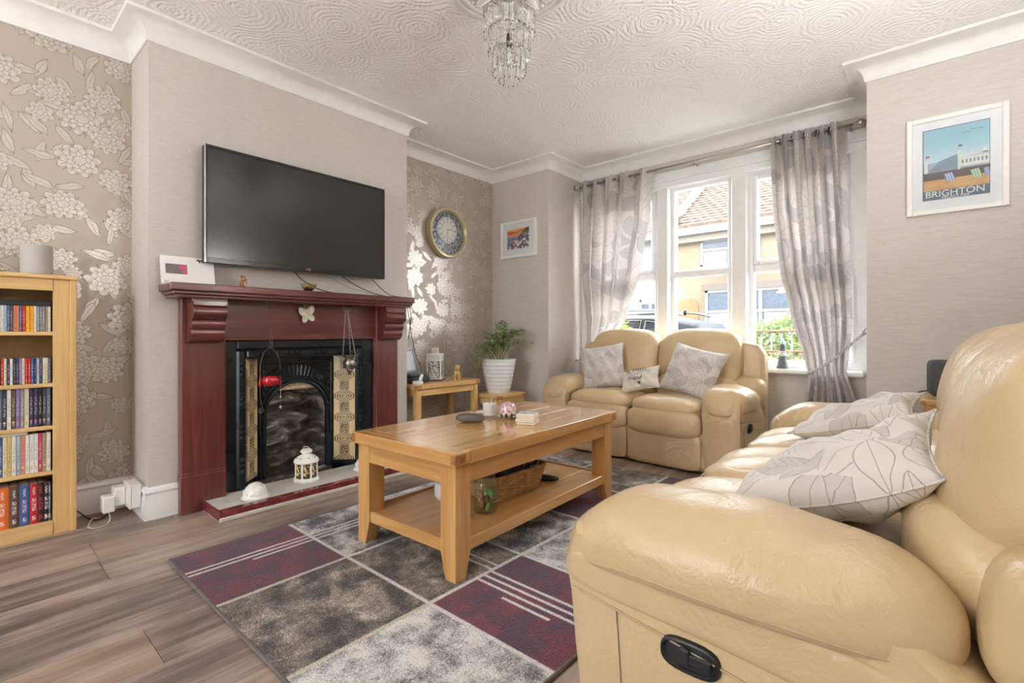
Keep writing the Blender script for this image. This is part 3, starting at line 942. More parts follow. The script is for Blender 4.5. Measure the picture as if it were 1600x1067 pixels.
# butterfly ornament hung on the frieze
bf = thing('butterfly_ornament', 'cream filigree butterfly ornament hung under the mantel shelf', 'ornament', (0.052, 1.545, 1.121), 0, rot=(R(12), 0, 0))
FIL = plain((226, 218, 200), 0.45, 0.1, 0.15)
for s in (-1, 1):
    MB().puff((0.008, s * 0.026, 0.020), (0.004, 0.028, 0.030), 2.4, 6, lambda x, y, z, s=s: (x + abs(y) * 0.25, y, z + s * y * 0.45)).build('wing', FIL, bf, smooth=180)
    MB().puff((0.008, s * 0.022, -0.026), (0.004, 0.021, 0.024), 2.4, 6, lambda x, y, z, s=s: (x + abs(y) * 0.25, y, z - s * y * 0.3)).build('wing', FIL, bf, smooth=180)
    MB().tube(smoothpath([(0.010, s * 0.003, 0.035), (0.012, s * 0.010, 0.055), (0.012, s * 0.004, 0.068)]), 0.0012, 5).build('antenna', FIL, bf)
MB().puff((0.012, 0, 0.004), (0.005, 0.005, 0.036), 2, 6).build('body', FIL, bf, smooth=180)

# red glass tealight holder on a wire
rh = thing('hanging_tealight_holder', 'red glass tealight holder hanging on a bent wire below the mantel', 'tealight holder', (0.215, 1.245, 0.72))
WIRE = plain((120, 116, 112), 0.3, 0.9, 0.0, 'bent_wire')
MB().tube([(-0.02, -0.012, 0.485), (-0.015, -0.012, 0.40), (-0.005, -0.008, 0.30), (0, 0, 0.215)], 0.0028, 6).build('strap', plain((72, 46, 40), 0.6), rh)
MB().tube([(0.0, 0.0, 0.30), (0.0, 0.012, 0.24), (0, 0.010, 0.20), (0, -0.008, 0.19), (0, -0.010, 0.21)], 0.0015, 6).build('hook', WIRE, rh)
MB().tube([(0, 0.058 * math.cos(PI * i / 16), 0.06 + 0.13 * math.sin(PI * i / 16)) for i in range(17)], 0.0014, 6).build('bail', WIRE, rh)
REDG = mat_clear('red_glass', (0.9, 0.03, 0.05, 1), 1.3, 0.05)
REDP = plain((176, 22, 34), 0.08, 0, 0.1, coat=0.6)
MB().lathe([(0.001, -0.03), (0.034, -0.03), (0.046, -0.015), (0.049, 0.0), (0.044, 0.016), (0.034, 0.024), (0.030, 0.024), (0.030, 0.018), (0.001, 0.018)], 20).build('bowl', REDP, rh, smooth=60)
for s in (-1, 1):
    MB().lathe([(0.001, 0.05), (0.004, 0.04), (0.009, 0.0), (0.006, -0.010), (0.001, -0.012)], 10).build('bead', REDP, rh, (0.0, s * 0.058, 0.005 - 0.03), smooth=180)
MB().tube([(0, 0.058, -0.03), (0.002, 0.06, -0.10), (0, 0.059, -0.16)], 0.001, 5).puff((0, 0.059, -0.105), (0.004, 0.004, 0.007), 2, 4).puff((0, 0.059, -0.165), (0.008, 0.008, 0.011), 2, 5).build('pendant', CHROME, rh, smooth=180)
MB().tube([(0, -0.054 + 0.018 * (1 - i / 26) * math.cos(i * 0.55), -0.175 + 0.018 * (1 - i / 26) * math.sin(i * 0.55)) for i in range(24)] , 0.0014, 5).build('scroll', WIRE, rh)
MB().tube([(0, -0.058, 0.06), (0, -0.058, -0.10), (0, -0.042, -0.165)], 0.0012, 5).build('side_wire', WIRE, rh)

# silver pot on chains
sp = thing('hanging_censer', 'tarnished silver pot hanging on chains from the mantel', 'hanging pot', (0.150, 1.800, 0.80))
SILV = plain((150, 144, 136), 0.3, 0.9, 0.25, 'tarnished_silver')
MB().lathe([(0.001, -0.085), (0.006, -0.078), (0.016, -0.062), (0.036, -0.038), (0.044, -0.010), (0.036, 0.014), (0.028, 0.022), (0.030, 0.030), (0.052, 0.044), (0.054, 0.048), (0.048, 0.047), (0.026, 0.030), (0.001, 0.028)], 20).build('pot', SILV, sp, smooth=50)
eb = MB()
for k in range(30):
    a = k * 2.4; zz = -0.055 + 0.055 * ((k * 0.618) % 1); eb.puff((0.040 * math.cos(a), 0.040 * math.sin(a), zz), (0.005, 0.005, 0.005), 2, 3)
eb.build('embossing', SILV, sp, smooth=180)
lk = MB().tube([(0, 0.0035 * math.cos(2 * PI * i / 10), 0.008 * math.sin(2 * PI * i / 10)) for i in range(10)], 0.0013, 5, True).build('chain_link', SILV, sp, (0, 0, 0))
done = False
for a in (0.4, 2.5, 4.6):
    p0 = Vector((0.048 * math.cos(a), 0.048 * math.sin(a), 0.045)); p1 = Vector((-0.035, 0.010 * math.sin(a), 0.355))
    nL = 22
    for i in range(nL + 1):
        p = p0.lerp(p1, i / nL)
        if not done: lk.location = p; lk.rotation_euler = (0, 0, a); done = True
        else: share(lk, 'chain_link', sp, p, ((p1 - p0).y * -1.0, (p1 - p0).x * 0.6, a + (i % 2) * PI / 2))
MB().tube([(-0.035 + 0.004 * 0, 0.030 * math.cos(2 * PI * i / 20), 0.36 + 0.012 * math.sin(2 * PI * i / 20)) for i in range(20)], 0.002, 6, True).tube([(-0.035, 0, 0.37), (-0.08, 0, 0.385), (-0.108, 0, 0.385)], 0.0025, 6).build('hook', SILV, sp)

# ------------------------------------------------------------------ wall clock
ck = thing('wall_clock', 'round gold-rimmed wall clock with ornate dial on floral wallpaper', 'clock', (XL, 3.105, 1.945), 0)
GOLD = plain((206, 192, 156), 0.28, 0.55, 0.05, 'pale_gold')
rot = Matrix.Rotation(R(90), 4, 'Y')
MB().lathe([(0.05, 0), (0.222, 0), (0.236, 0.010), (0.240, 0.045), (0.232, 0.066), (0.216, 0.070), (0.205, 0.062), (0.198, 0.040), (0.196, 0.022), (0.05, 0.022)], 48).xf(rot).build('rim', GOLD, ck, smooth=40)
m, nt, b = new_mat('clock_backplate', (70, 74, 80), 0.3)
cc = coords(nt); x_, y_, z_ = sep(nt, cc)
rr = (y_ * y_ + z_ * z_).sqrt(); th = atan2(z_, y_)
dk = mixc(nt, nz(nt, cc, 45, 3).step(0.45, 0.6), lin((70, 74, 82)), lin((178, 178, 176)))
nt.links.new(dk, b.inputs['Base Color']); b.inputs['Metallic'].default_value = 0.4
MB().lathe([(0.001, 0.020), (0.200, 0.020), (0.200, 0.026), (0.001, 0.026)], 40).xf(rot).build('back_plate', m, ck)
m, nt, b = new_mat('clock_dial', (226, 222, 208), 0.4)
cc = coords(nt); x_, y_, z_ = sep(nt, cc)
rr = (y_ * y_ + z_ * z_).sqrt(); th = atan2(z_, y_)
tick = ((th * (12 / (2 * PI))).fract() - 0.5).abs().gt(0.42) * rr.gt(0.082) * rr.lt(0.106)
ringl = (rr - 0.112).line(0.003).max((rr - 0.074).line(0.002))
nt.links.new(mixc(nt, tick.max(ringl), lin((230, 226, 214)), lin((120, 104, 72))), b.inputs['Base Color'])
MB().lathe([(0.001, 0.026), (0.121, 0.026), (0.124, 0.030), (0.118, 0.034), (0.001, 0.034)], 40).xf(rot).build('dial', m, ck, (0, 0.0, 0.030), smooth=30)
HAND = plain((176, 170, 60), 0.3, 0.6)
MB().box(0.036, 0.038, -0.004, 0.004, -0.075, 0.012, 0.001).build('minute_hand', HAND, ck, (0, 0, 0.030), smooth=0)
MB().box(0.038, 0.040, -0.004, 0.060, -0.005, 0.005, 0.001).build('hour_hand', HAND, ck, (0, 0, 0.030), (R(8), 0, 0), smooth=0)
MB().tube([(0.036, 0.042 * math.cos(2 * PI * i / 24), -0.135 + 0.042 * math.sin(2 * PI * i / 24)) for i in range(24)], 0.004, 6, True).build('pendulum_ring', GOLD, ck, smooth=180)
MB().tube([(0.034, 0.03 * math.cos(2 * PI * i / 24) + 0.02, -0.12 + 0.026 * math.sin(2 * PI * i / 24)) for i in range(24)], 0.003, 6, True).build('pendulum_ring', CHROME, ck, smooth=180)
MB().lathe([(0.001, 0.046), (0.200, 0.046), (0.200, 0.049), (0.001, 0.049)], 40).xf(rot).build('glass', PANE, ck, smooth=30)

# ------------------------------------------------------------------ pictures
def framed(name, label, x0, x1, z0, z1, px0, px1, pz0, pz1, pmat, fw=0.028):
    t = thing(name, label, 'picture', (0.5 * (x0 + x1), YF, z0))
    cx = 0.5 * (x0 + x1); w = 0.5 * (x1 - x0); h = z1 - z0
    MB().box(-w, -w + fw, -0.024, 0, 0, h, 0.003).box(w - fw, w, -0.024, 0, 0, h, 0.003).box(-w + fw, w - fw, -0.024, 0, 0, fw, 0.003).box(-w + fw, w - fw, -0.024, 0, h - fw, h, 0.003).build('frame', WPLAS, t)
    MB().box(-w + fw - 0.003, w - fw + 0.003, -0.014, -0.002, fw - 0.003, h - fw + 0.003).build('mount', PAPER, t, smooth=0)
    MB().box(px0 - cx, px1 - cx, -0.0155, -0.0135, pz0 - z0, pz1 - z0).build('print', pmat, t, smooth=0)
    MB().box(-w + fw - 0.002, w - fw + 0.002, -0.020, -0.0185, fw - 0.002, h - fw + 0.002).build('glazing', PANE, t, smooth=0)
    return t, cx


m, nt, b = new_mat('sunset_village_print', (200, 150, 110), 0.4)
cc = coords(nt); x_, y_, z_ = sep(nt, cc)                     # print spans x -0.155..0.12, z 0.09..0.30
n1 = nz(nt, scaled(nt, cc, (6, 1, 26)), 1.0, 4); n2 = nz(nt, cc, 40.0, 4, 0.6)
sky = ramp(nt, (z_ - 0.19) * 9.0 + (n1 - 0.5) * 0.8, [(0.1, lin((150, 160, 184))), (0.35, lin((236, 160, 104))), (0.55, lin((214, 92, 50))), (0.75, lin((244, 178, 92))), (1.0, lin((240, 200, 130)))])
sea = mixc(nt, n2.step(0.4, 0.6), lin((108, 122, 158)), lin((142, 150, 176)))
base_ = mixc(nt, (z_ + (n1 - 0.5) * 0.02).step(0.195, 0.215), sea, sky)
hill = (x_ * 0.75 + 0.215 - z_ + (n2 - 0.5) * 0.03).step(0.0, 0.012)
town = mixc(nt, n2.step(0.5, 0.55), lin((96, 92, 100)), lin((232, 228, 226)))
town = mixc(nt, nz(nt, cc, 22.0, 2).step(0.60, 0.66), town, lin((196, 120, 80)))
town = mixc(nt, (z_ - 0.235 + (n2 - .5) * .05).step(-0.01, 0.02), town, lin((96, 78, 44)))
nt.links.new(mixc(nt, hill, base_, town), b.inputs['Base Color'])
framed('framed_picture', 'small white framed print of a hillside village at orange sunset', -0.222, 0.242, 1.757, 2.125, -0.135, 0.15, 1.845, 2.045, m)

m, nt, b = new_mat('seaside_poster_print', (170, 200, 208), 0.45)
cc = coords(nt); x_, y_, z_ = sep(nt, cc)                     # x -0.142..0.142, z 0.082..0.49
n1 = nz(nt, cc, 30.0, 3)
sky = mixc(nt, (z_ * 3.0 + (n1 - 0.5) * 0.25).step(0.7, 1.35), lin((196, 216, 220)), lin((138, 182, 196)))
pier = (z_ - (x_ * 0.05 + 0.30)).lt(0.0)
c_ = mixc(nt, pier, sky, lin((150, 164, 172)))
sand = mixc(nt, nz(nt, scaled(nt, cc, (8, 1, 40)), 1.0, 2).step(0.4, 0.7), lin((206, 160, 98)), lin((192, 140, 80)))
und = z_.lt(0.222)
c_ = mixc(nt, und, c_, lin((74, 62, 56)))
c_ = mixc(nt, z_.lt(0.195 + 0.0), c_, sand)
c_ = mixc(nt, z_.lt(0.135), c_, lin((88, 98, 112)))
edge = x_.abs().gt(0.1385).max(z_.gt(0.4865))
nt.links.new(mixc(nt, edge, c_, lin((88, 98, 112))), b.inputs['Base Color'])
t, cx = framed('framed_poster', 'white framed seaside poster of a pier with deckchairs and lettering', 3.045, 3.477, 1.687, 2.252, 3.118, 3.402, 1.768, 2.178, m)
LET = plain((232, 230, 224), 0.5, 0, 0.0)
text('lettering', 'BRIGHTON', 0.050, LET, t, (-0.005, -0.0162, 0.112), (R(90), 0, 0), sx=1.0)
text('lettering', 'PALACE PIER', 0.019, LET, t, (0.0, -0.0162, 0.089), (R(90), 0, 0), sx=1.1)
bl = MB(); wl = MB()
PIERW = plain((214, 214, 200), 0.5); PIERG = plain((120, 136, 150), 0.5)
y0, y1 = -0.0166, -0.0150
wl.box(-0.135, -0.120, y0, y1, 0.235, 0.315).box(0.010, 0.020, y0, y1, 0.235, 0.350).box(0.02, 0.138, y0, y1, 0.250, 0.300).box(0.02, 0.138, y0, y1, 0.305, 0.315).box(0.055, 0.075, y0, y1, 0.315, 0.328)
wl.prism([(0.105, 0.31), (0.120, 0.345), (0.135, 0.31)], 1, y0, y1)
wl.build('pier_pavilion', PIERW, t, smooth=0)
bl.prism([(-0.118, 0.245), (-0.07, 0.30), (0.008, 0.325), (0.008, 0.245)], 1, y0, y1).build('pier_hall', PIERG, t, smooth=0)
for i in range(7): MB().box(0.026 + i * 0.016, 0.034 + i * 0.016, y0 - 0.0004, y1, 0.268, 0.288).build('pier_arch', PIERG, t, smooth=0)
MB().box(-0.142, 0.142, y0, y1, 0.222, 0.240).build('pier_deck', plain((86, 66, 60), 0.5), t, smooth=0)
for i in range(12): MB().box(-0.138 + i * 0.023, -0.135 + i * 0.023, y0 + 0.0003, y1, 0.195, 0.225).build('pier_leg', plain((60, 52, 50), 0.5), t, smooth=0)
for cxx, colr in ((-0.025, (112, 140, 196)), (0.085, (130, 180, 140)), (0.128, (112, 140, 196))):
    ww = 0.026 if cxx < 0.1 else 0.013
    MB().prism([(cxx - ww, 0.222), (cxx + ww * 0.4, 0.228), (cxx + ww, 0.180), (cxx - ww * 0.4, 0.174)], 1, y0 - 0.001, y1).build('deckchair_print', plain(colr, 0.5), t, smooth=0)
    for k in range(3):
        f = -0.5 + k * 0.45
        MB().prism([(cxx - ww * 0.7 + ww * 0.45 * k, 0.223), (cxx - ww * 0.55 + ww * 0.45 * k, 0.224), (cxx - ww * 0.05 + ww * 0.42 * k, 0.177), (cxx - ww * 0.2 + ww * 0.42 * k, 0.176)], 1, y0 - 0.0015, y1).build('deckchair_stripe', PIERW, t, smooth=0)
    MB().prism([(cxx - ww, 0.166), (cxx - ww * 0.8, 0.166), (cxx + ww * 1.1, 0.190), (cxx + ww * 0.9, 0.190)], 1, y0 - 0.001, y1).build('deckchair_frame', plain((150, 82, 50), 0.5), t, smooth=0)
for (gx, gz) in ((0.035, 0.437), (0.055, 0.436), (0.075, 0.448), (0.105, 0.445)):
    MB().tube(smoothpath([(gx - 0.012, -0.016, gz + 0.004), (gx - 0.004, -0.016, gz + 0.003), (gx, -0.016, gz), (gx + 0.005, -0.016, gz + 0.003), (gx + 0.012, -0.016, gz + 0.002)], 3), 0.0011, 4).build('gull_print', plain((70, 74, 80), 0.5), t)
for (gx, gz, cc_) in ((-0.128, 0.315, (170, 50, 60)), (0.012, 0.35, (70, 90, 90))):
    MB().box(gx - 0.0008, gx + 0.0008, y0, y1, gz, gz + 0.025).box(gx, gx + 0.016, y0, y1, gz + 0.015, gz + 0.025).build('flag_print', plain(cc_, 0.5), t, smooth=0)

# ------------------------------------------------------------------ bookcase and what stands in it
BX, BY0, BY1 = -0.325, -0.16, 0.426
bk = thing('bookcase', 'narrow pale oak bookcase filled with discs and paperbacks', 'bookcase', (0, 0, 0))
XF = -0.110
MB().box(BX, XF - 0.018, BY1 - 0.030, BY1 - 0.006, 0.0, 1.268, 0.002).box(XF - 0.020, XF + 0.002, BY1 - 0.026, BY1, 0.0, 1.268, 0.003).build('side_panel', PINEZ, bk)
MB().box(BX, XF - 0.018, BY0, BY0 + 0.024, 0.0, 1.268, 0.002).box(XF - 0.020, XF + 0.002, BY0, BY0 + 0.026, 0.0, 1.268, 0.003).build('side_panel', PINEZ, bk)
MB().box(XF - 0.024, XF - 0.008, 0.338, BY1 - 0.025, 0.0, 1.266, 0.002).build('stile', PINEZ, bk)
MB().box(XF - 0.024, XF - 0.008, BY0 + 0.025, BY0 + 0.075, 0.0, 1.266, 0.002).build('stile', PINEZ, bk)
MB().box(BX, BX + 0.006, BY0 + 0.02, BY1 - 0.02, 0.02, 1.265).build('back_panel', plain((150, 118, 74), 0.6), bk, smooth=0)
MB().box(BX, XF + 0.010, BY0 - 0.008, BY1 + 0.006, 1.266, 1.286, 0.004).build('top', PINEY, bk)
MB().box(XF - 0.022, XF - 0.004, BY0 + 0.075, 0.338, 1.208, 1.266, 0.002).build('top_rail', PINEY, bk)
MB().box(XF - 0.022, XF - 0.004, BY0 + 0.075, 0.338, 0.0, 0.068, 0.002).build('bottom_rail', PINEY, bk)
SHZ = [1.006, 0.751, 0.540, 0.316, 0.068]
for z in SHZ: MB().box(BX + 0.005, XF - 0.020, BY0 + 0.022, BY1 - 0.03, z - 0.019, z, 0.002).build('shelf', PINEY, bk)


SPINE = {}
def spine_mat(col, letter, kind):
    key = (col, letter, kind)
    if key in SPINE: return SPINE[key]
    m, nt, b = new_mat('printed_spine_%02x%02x%02x' % col, col, 0.32)
    x, y, z = sep(nt, coords(nt))
    n = nz(nt, scaled(nt, coords(nt), (1, 160, 260)), 1.0, 2, 0.5)
    # a column of small print along the spine; z runs -0.5..0.5 of the object's height
    hz = {'cd': 0.0625, 'dvd': 0.095, 'book': 0.095}[kind]
    w = {'cd': 0.0022, 'dvd': 0.0036, 'book': 0.0075}[kind]
    rows = y.abs().lt(w)
    letters = rows * n.gt(0.52) * z.gt(-hz * 0.35) * z.lt(hz * (0.55 if kind != 'book' else 0.30))
    low = z.lt(-hz * 0.62) * z.gt(-hz * 0.86) * y.abs().lt(w * 0.9) * (0.6 + n * 0.4).gt(0.8)
    if kind == 'book': low = low.max(z.gt(hz * 0.45) * z.lt(hz * 0.85) * y.abs().lt(w * 0.6) * n.gt(0.5))
    nt.links.new(mixc(nt, letters.max(low) * (0.85 if kind == 'book' else 0.55), lin(col), lin(letter)), b.inputs['Base Color'])
    SPINE[key] = m
    return m


CNAME = {'w': ('white', (222, 220, 212)), 'c': ('cream', (216, 204, 170)), 'k': ('black', (34, 32, 34)), 'd': ('dark grey', (64, 62, 70)), 'g': ('grey', (138, 138, 142)),
         'l': ('pale blue', (168, 186, 204)), 'b': ('blue', (70, 92, 140)), 'v': ('purple', (138, 110, 160)), 'p': ('pink', (196, 58, 106)), 'r': ('red', (184, 40, 44)),
         'm': ('maroon', (112, 34, 44)), 'o': ('orange', (214, 104, 42)), 'y': ('yellow', (232, 168, 40)), 't': ('tan', (166, 142, 112)), 's': ('salmon', (206, 130, 104)),
         'n': ('brown', (92, 68, 58)), 'e': ('green', (104, 188, 96)), 'a': ('gold', (202, 178, 108)), 'i': ('indigo', (58, 52, 84)), 'z': ('slate blue', (92, 104, 132))}
ROWS = [('compact_disc', 'compact disc', 'cd', 0, 'top', 'wtgggwyyrzssnblwwlgw' , 0.125, 0.0102, 0.142),
        ('compact_disc', 'compact disc', 'cd', 1, 'second', 'zcwdlibrrcvidwicrnckrdwn', 0.125, 0.0102, 0.142),
        ('dvd_case', 'DVD case', 'dvd', 2, 'middle', 'zdkiicgvnwdzmkwib', 0.190, 0.0150, 0.135),
        ('dvd_case', 'DVD case', 'dvd', 3, 'fourth', 'wtpwwwslwacbwrwwl', 0.190, 0.0150, 0.135)]
cidx = 0
for nm, cat, kind, si, shelf, cols, hh, ww, dd in ROWS:
    y = 0.333; rnd = random.Random(si * 7 + 3); kpos = 0
    for ch in cols:
        cname, col = CNAME[ch]
        w = ww * (1.0 if kind == 'cd' else rnd.choice((0.94, 1.0, 1.0, 1.08)))
        if kind == 'cd' and ch in 'ry' and si == 0: w = 0.0135
        if y - w < BY0 + 0.03: break
        letter = (226, 222, 216) if sum(col) < 420 else (90, 70, 80)
        z = SHZ[si]; h = hh + rnd.uniform(-0.001, 0.001); xx = XF - 0.034 - rnd.uniform(0, 0.004)
        k_ = kpos; kpos += 1
        o = MB().box(-dd, 0, -w / 2 + 0.0004, w / 2 - 0.0004, -h / 2, h / 2, 0.0012).build(nm, spine_mat(col, letter, kind), None, (xx, y - w / 2, z + h / 2), smooth=0)
        tag(o, '%s %s between %s and %s on the %s bookcase shelf' % (cname, cat, CNAME[cols[k_ - 1]][0] + ' one' if k_ else 'the side', CNAME[cols[k_ + 1]][0] + ' one' if k_ + 1 < len(cols) else 'the gap', shelf), cat, '%ss on the %s shelf' % (cat, shelf))
        if kind == 'dvd' and cols.index(ch) >= 0:
            MB().puff((0, 0, 0), (0.0012, w * 0.28, w * 0.28), 2, 4).build('rating_badge', plain((216, 120, 130) if ch in 'kgvi' else (222, 206, 150), 0.4), o, (0.0002, 0, -h / 2 + 0.032), smooth=180)
        y -= w
# paperbacks on the bottom shelf
y = 0.333
for ch, w, h, extra in (('z', 0.008, 0.19, ''), ('k', 0.016, 0.19, 'slim '), ('m', 0.022, 0.195, ''), ('r', 0.029, 0.196, ''), ('b', 0.037, 0.196, ''), ('n', 0.033, 0.196, ''), ('o', 0.046, 0.198, ''), ('e', 0.046, 0.20, ''), ('c', 0.035, 0.19, ''), ('d', 0.03, 0.19, '')):
    cname, col = CNAME[ch]
    if ch == 'm': col = (48, 30, 34); cname = 'near-black red-lettered'
    t = thing('paperback_book', '%s%s thick paperback standing on bottom shelf of oak bookcase' % (extra, cname), 'book', (XF - 0.034, y - w / 2, SHZ[4]), 0, 'paperbacks on the bottom shelf')
    letter = (236, 234, 228) if ch != 'm' else (190, 60, 70)
    sm = spine_mat(col, letter, 'book')
    MB().box(-0.125, 0.0, -w / 2 + 0.0005, -w / 2 + 0.002, 0, h).box(-0.125, 0.0, w / 2 - 0.002, w / 2 - 0.0005, 0, h).build('cover', sm, t, smooth=0)
    pr = [(-0.001 + 0.004 * math.sqrt(max(0, 1 - (2 * k / 6 - 1) ** 2)), (-w / 2 + 0.0005) + (w - 0.001) * k / 6) for k in range(7)]
    sp_ = MB().prism(pr + [(-0.003, w / 2 - 0.0005), (-0.003, -w / 2 + 0.0005)], 2, -h / 2, h / 2).build('spine', sm, t, (0, 0, h / 2), smooth=40)
    MB().box(-0.122, -0.002, -w / 2 + 0.002, w / 2 - 0.002, 0.002, h - 0.003).build('pages', plain((226, 214, 186), 0.8), t, smooth=0)
    y -= w
o = MB().box(-0.155, 0, -0.115, 0.115, 0, 0.024, 0.002).build('disc_box_set', BLACK, None, (XF - 0.032, 0.225, SHZ[0] + 0.1262), (0, 0, 0)); tag(o, 'flat black box lying across the compact discs on top shelf', 'box')
o = MB().box(-0.13, 0, -0.09, 0.09, 0, 0.013, 0.001).build('dvd_case', spine_mat((214, 206, 186), (150, 120, 90), 'dvd'), None, (XF - 0.032, 0.16, SHZ[3] + 0.1912)); tag(o, 'cream DVD case lying flat over the fourth shelf row', 'DVD case')
# grey lamp-like cylinder on the bookcase and the corner of a white ornament
t = thing('cylinder_lamp', 'small grey fabric cylinder lamp standing on the oak bookcase', 'lamp', (-0.215, 0.288, 1.286))
MB().lathe([(0.001, 0), (0.054, 0), (0.054, 0.006), (0.001, 0.006)], 32).build('base', STEEL, t)
m, nt, b = new_mat('grey_lampshade', (176, 172, 168), 0.7); n = nz(nt, scaled(nt, coords(nt), (200, 200, 20)), 1, 2); nt.links.new(bump(nt, n, 0.1, 0.002), b.inputs['Normal'])
MB().lathe([(0.058, 0.006), (0.060, 0.006), (0.060, 0.150), (0.058, 0.150)], 40, cap0=False, cap1=False).lathe([(0.001, 0.144), (0.059, 0.144), (0.059, 0.146), (0.001, 0.146)], 40).build('shade', m, t, smooth=40)
t = thing('porcelain_dish', 'white porcelain dish on top of the oak bookcase', 'dish', (-0.20, 0.135, 1.286))
MB().lathe([(0.001, 0), (0.025, 0), (0.027, 0.005), (0.048, 0.016), (0.046, 0.018), (0.024, 0.008), (0.001, 0.007)], 24).build('bowl', PORC, t, smooth=60)
MB().puff((0, 0, 0.014), (0.016, 0.016, 0.008), 2, 5).build('tealight', PAPER, t, smooth=180)

# ------------------------------------------------------------------ socket and plugs by the chimney breast
so = thing('wall_socket', 'white double wall socket box on the baseboard by the chimney breast', 'socket', (-0.11, CB0 - 0.022, 0.075))
MB().box(-0.075, 0.070, -0.045, 0.0, -0.01, 0.115, 0.004).build('back_box', WPLAS, so); MB().box(-0.078, 0.073, -0.050, -0.044, -0.013, 0.118, 0.003).build('faceplate', WPLAS, so)
ad = thing('plug_adaptor', 'white plug-in adaptor with a charger block at the socket', 'adaptor', (-0.155, CB0 - 0.072, 0.07))
MB().box(-0.05, 0.03, -0.05, 0.0, 0.0, 0.10, 0.005).build('body', WPLAS, ad); MB().box(-0.02, 0.045, -0.10, -0.048, -0.02, 0.065, 0.005).build('charger', WPLAS, ad)
pg = thing('black_plug', 'black three-pin plug pushed into the white adaptor', 'plug', (-0.215, CB0 - 0.115, 0.085))
MB().puff((0, 0, 0), (0.022, 0.026, 0.030), 3, 8).build('body', plain((34, 38, 52), 0.4), pg, smooth=180); MB().puff((0, 0, -0.035), (0.008, 0.010, 0.016), 2.5, 5).build('strain_relief', BLACK, pg, smooth=180)
tag(MB().tube(smoothpath([(-0.215, 0.585, 0.05), (-0.21, 0.57, 0.02), (-0.19, 0.53, 0.006), (-0.22, 0.49, 0.010), (-0.29, 0.46, 0.035), (-0.3325, 0.425, 0.065), (-0.3325, 0.37, 0.085), (-0.3325, 0.25, 0.095)]), 0.0035, 6).build('power_cable', CABLE, smooth=180), 'black power cable from plug running behind the bookcase', 'cable')
tag(MB().tube(smoothpath([(-0.145, 0.555, 0.055), (-0.12, 0.56, 0.02), (-0.08, 0.54, 0.004), (-0.06, 0.49, 0.003), (-0.10, 0.47, 0.003), (-0.15, 0.48, 0.004), (-0.20, 0.50, 0.012), (-0.21, 0.53, 0.004)]), 0.0028, 6).build('charger_cable', WCABLE, smooth=180), 'white charger cable curling on the floor by the bookcase', 'cable')

# ------------------------------------------------------------------ side table with telephone, lantern, dog
def simple_table(t, w, d, h, top, leg, inset, apron, mats):
    MX, MY, MZ = mats
    MB().box(-w / 2, w / 2, -d / 2, d / 2, h - top, h, 0.006).build('tabletop', MY, t)
    for sx in (-1, 1):
        for sy in (-1, 1):
            cx, cy = sx * (w / 2 - inset - leg / 2), sy * (d / 2 - inset - leg / 2)
            MB().box(cx - leg / 2, cx + leg / 2, cy - leg / 2, cy + leg / 2, 0, h - top, 0.004).build('leg', MZ, t)
    a = inset + leg
    for s in (-1, 1):
        cx = s * (w / 2 - inset - 0.015)
        MB().box(cx - 0.010, cx + 0.010, -d / 2 + a, d / 2 - a, h - top - apron, h - top, 0.002).build('apron', MY, t)
        cy = s * (d / 2 - inset - 0.015)
        MB().box(-w / 2 + a, w / 2 - a, cy - 0.010, cy + 0.010, h - top - apron, h - top, 0.002).build('apron', MX, t)
    # end-grain blocks let into the corners of the edge
    for sx in (-1, 1):
        for sy in (-1, 1):
            MB().box(sx * (w / 2 + 0.0012), sx * (w / 2 - 0.02), sy * (d / 2 + 0.0012), sy * (d / 2 - 0.055), h - top + 0.006, h - 0.006, 0.001).build('corner_block', plain((170, 118, 74), 0.45, 0, 0.25), t)


PT = (mat_oak('side_oak_x', 0, (222, 184, 124), (190, 146, 88)), mat_oak('side_oak_y', 1, (222, 184, 124), (190, 146, 88)), mat_oak('side_oak_z', 2, (222, 184, 124), (190, 146, 88)))
st = thing('side_table', 'oak side table against floral wallpaper holding telephone and lantern', 'side table', (-0.130, 2.79, 0))
simple_table(st, 0.40, 0.72, 0.585, 0.042, 0.05, 0.015, 0.055, PT)
ps = thing('plant_stand', 'small low oak nest table under the white plant pot', 'side table', (0.105, 3.347, 0))
simple_table(ps, 0.36, 0.38, 0.45, 0.035, 0.045, 0.012, 0.06, PT)
# telephone base with screen
ph = thing('desktop_device', 'black desktop device with a tilted pale screen on the side table', 'device', (-0.16, 2.545, 0.585), R(8))
MB().box(-0.10, 0.12, -0.10, 0.12, 0.004, 0.050, 0.012).build('base', plain((60, 62, 66), 0.35), ph); MB().box(-0.10, 0.10, -0.095, 0.115, 0.052, 0.082, 0.010).build('tray', plain((88, 90, 96), 0.35), ph)
MB().box(-0.008, 0.008, -0.105, 0.125, 0.0, 0.20, 0.004).build('lid', plain((150, 154, 160), 0.4), ph, (-0.04, 0, 0.078), (0, R(-18), 0)); MB().box(0.0075, 0.010, -0.088, 0.105, 0.018, 0.185).build('screen', plain((214, 220, 228), 0.15), ph, (-0.04, 0, 0.078), (0, R(-18), 0), smooth=0)
for k in range(4): MB().puff((0.09 - 0.18 * (k % 2), -0.08 + 0.17 * (k // 2), 0.003), (0.01, 0.01, 0.004), 3, 4).build('foot', BLACK, ph)
ch = thing('charger_block', 'white charger block with angled plug on the side table corner', 'charger', (0.03, 2.475, 0.585), R(10))
MB().box(-0.03, 0.03, -0.035, 0.035, 0, 0.028, 0.006).build('block', WPLAS, ch); MB().box(-0.010, 0.010, -0.012, 0.012, 0.02, 0.075, 0.004).build('plug', WPLAS, ch, (0.0, 0.015, 0.012), (R(-30), 0, 0))
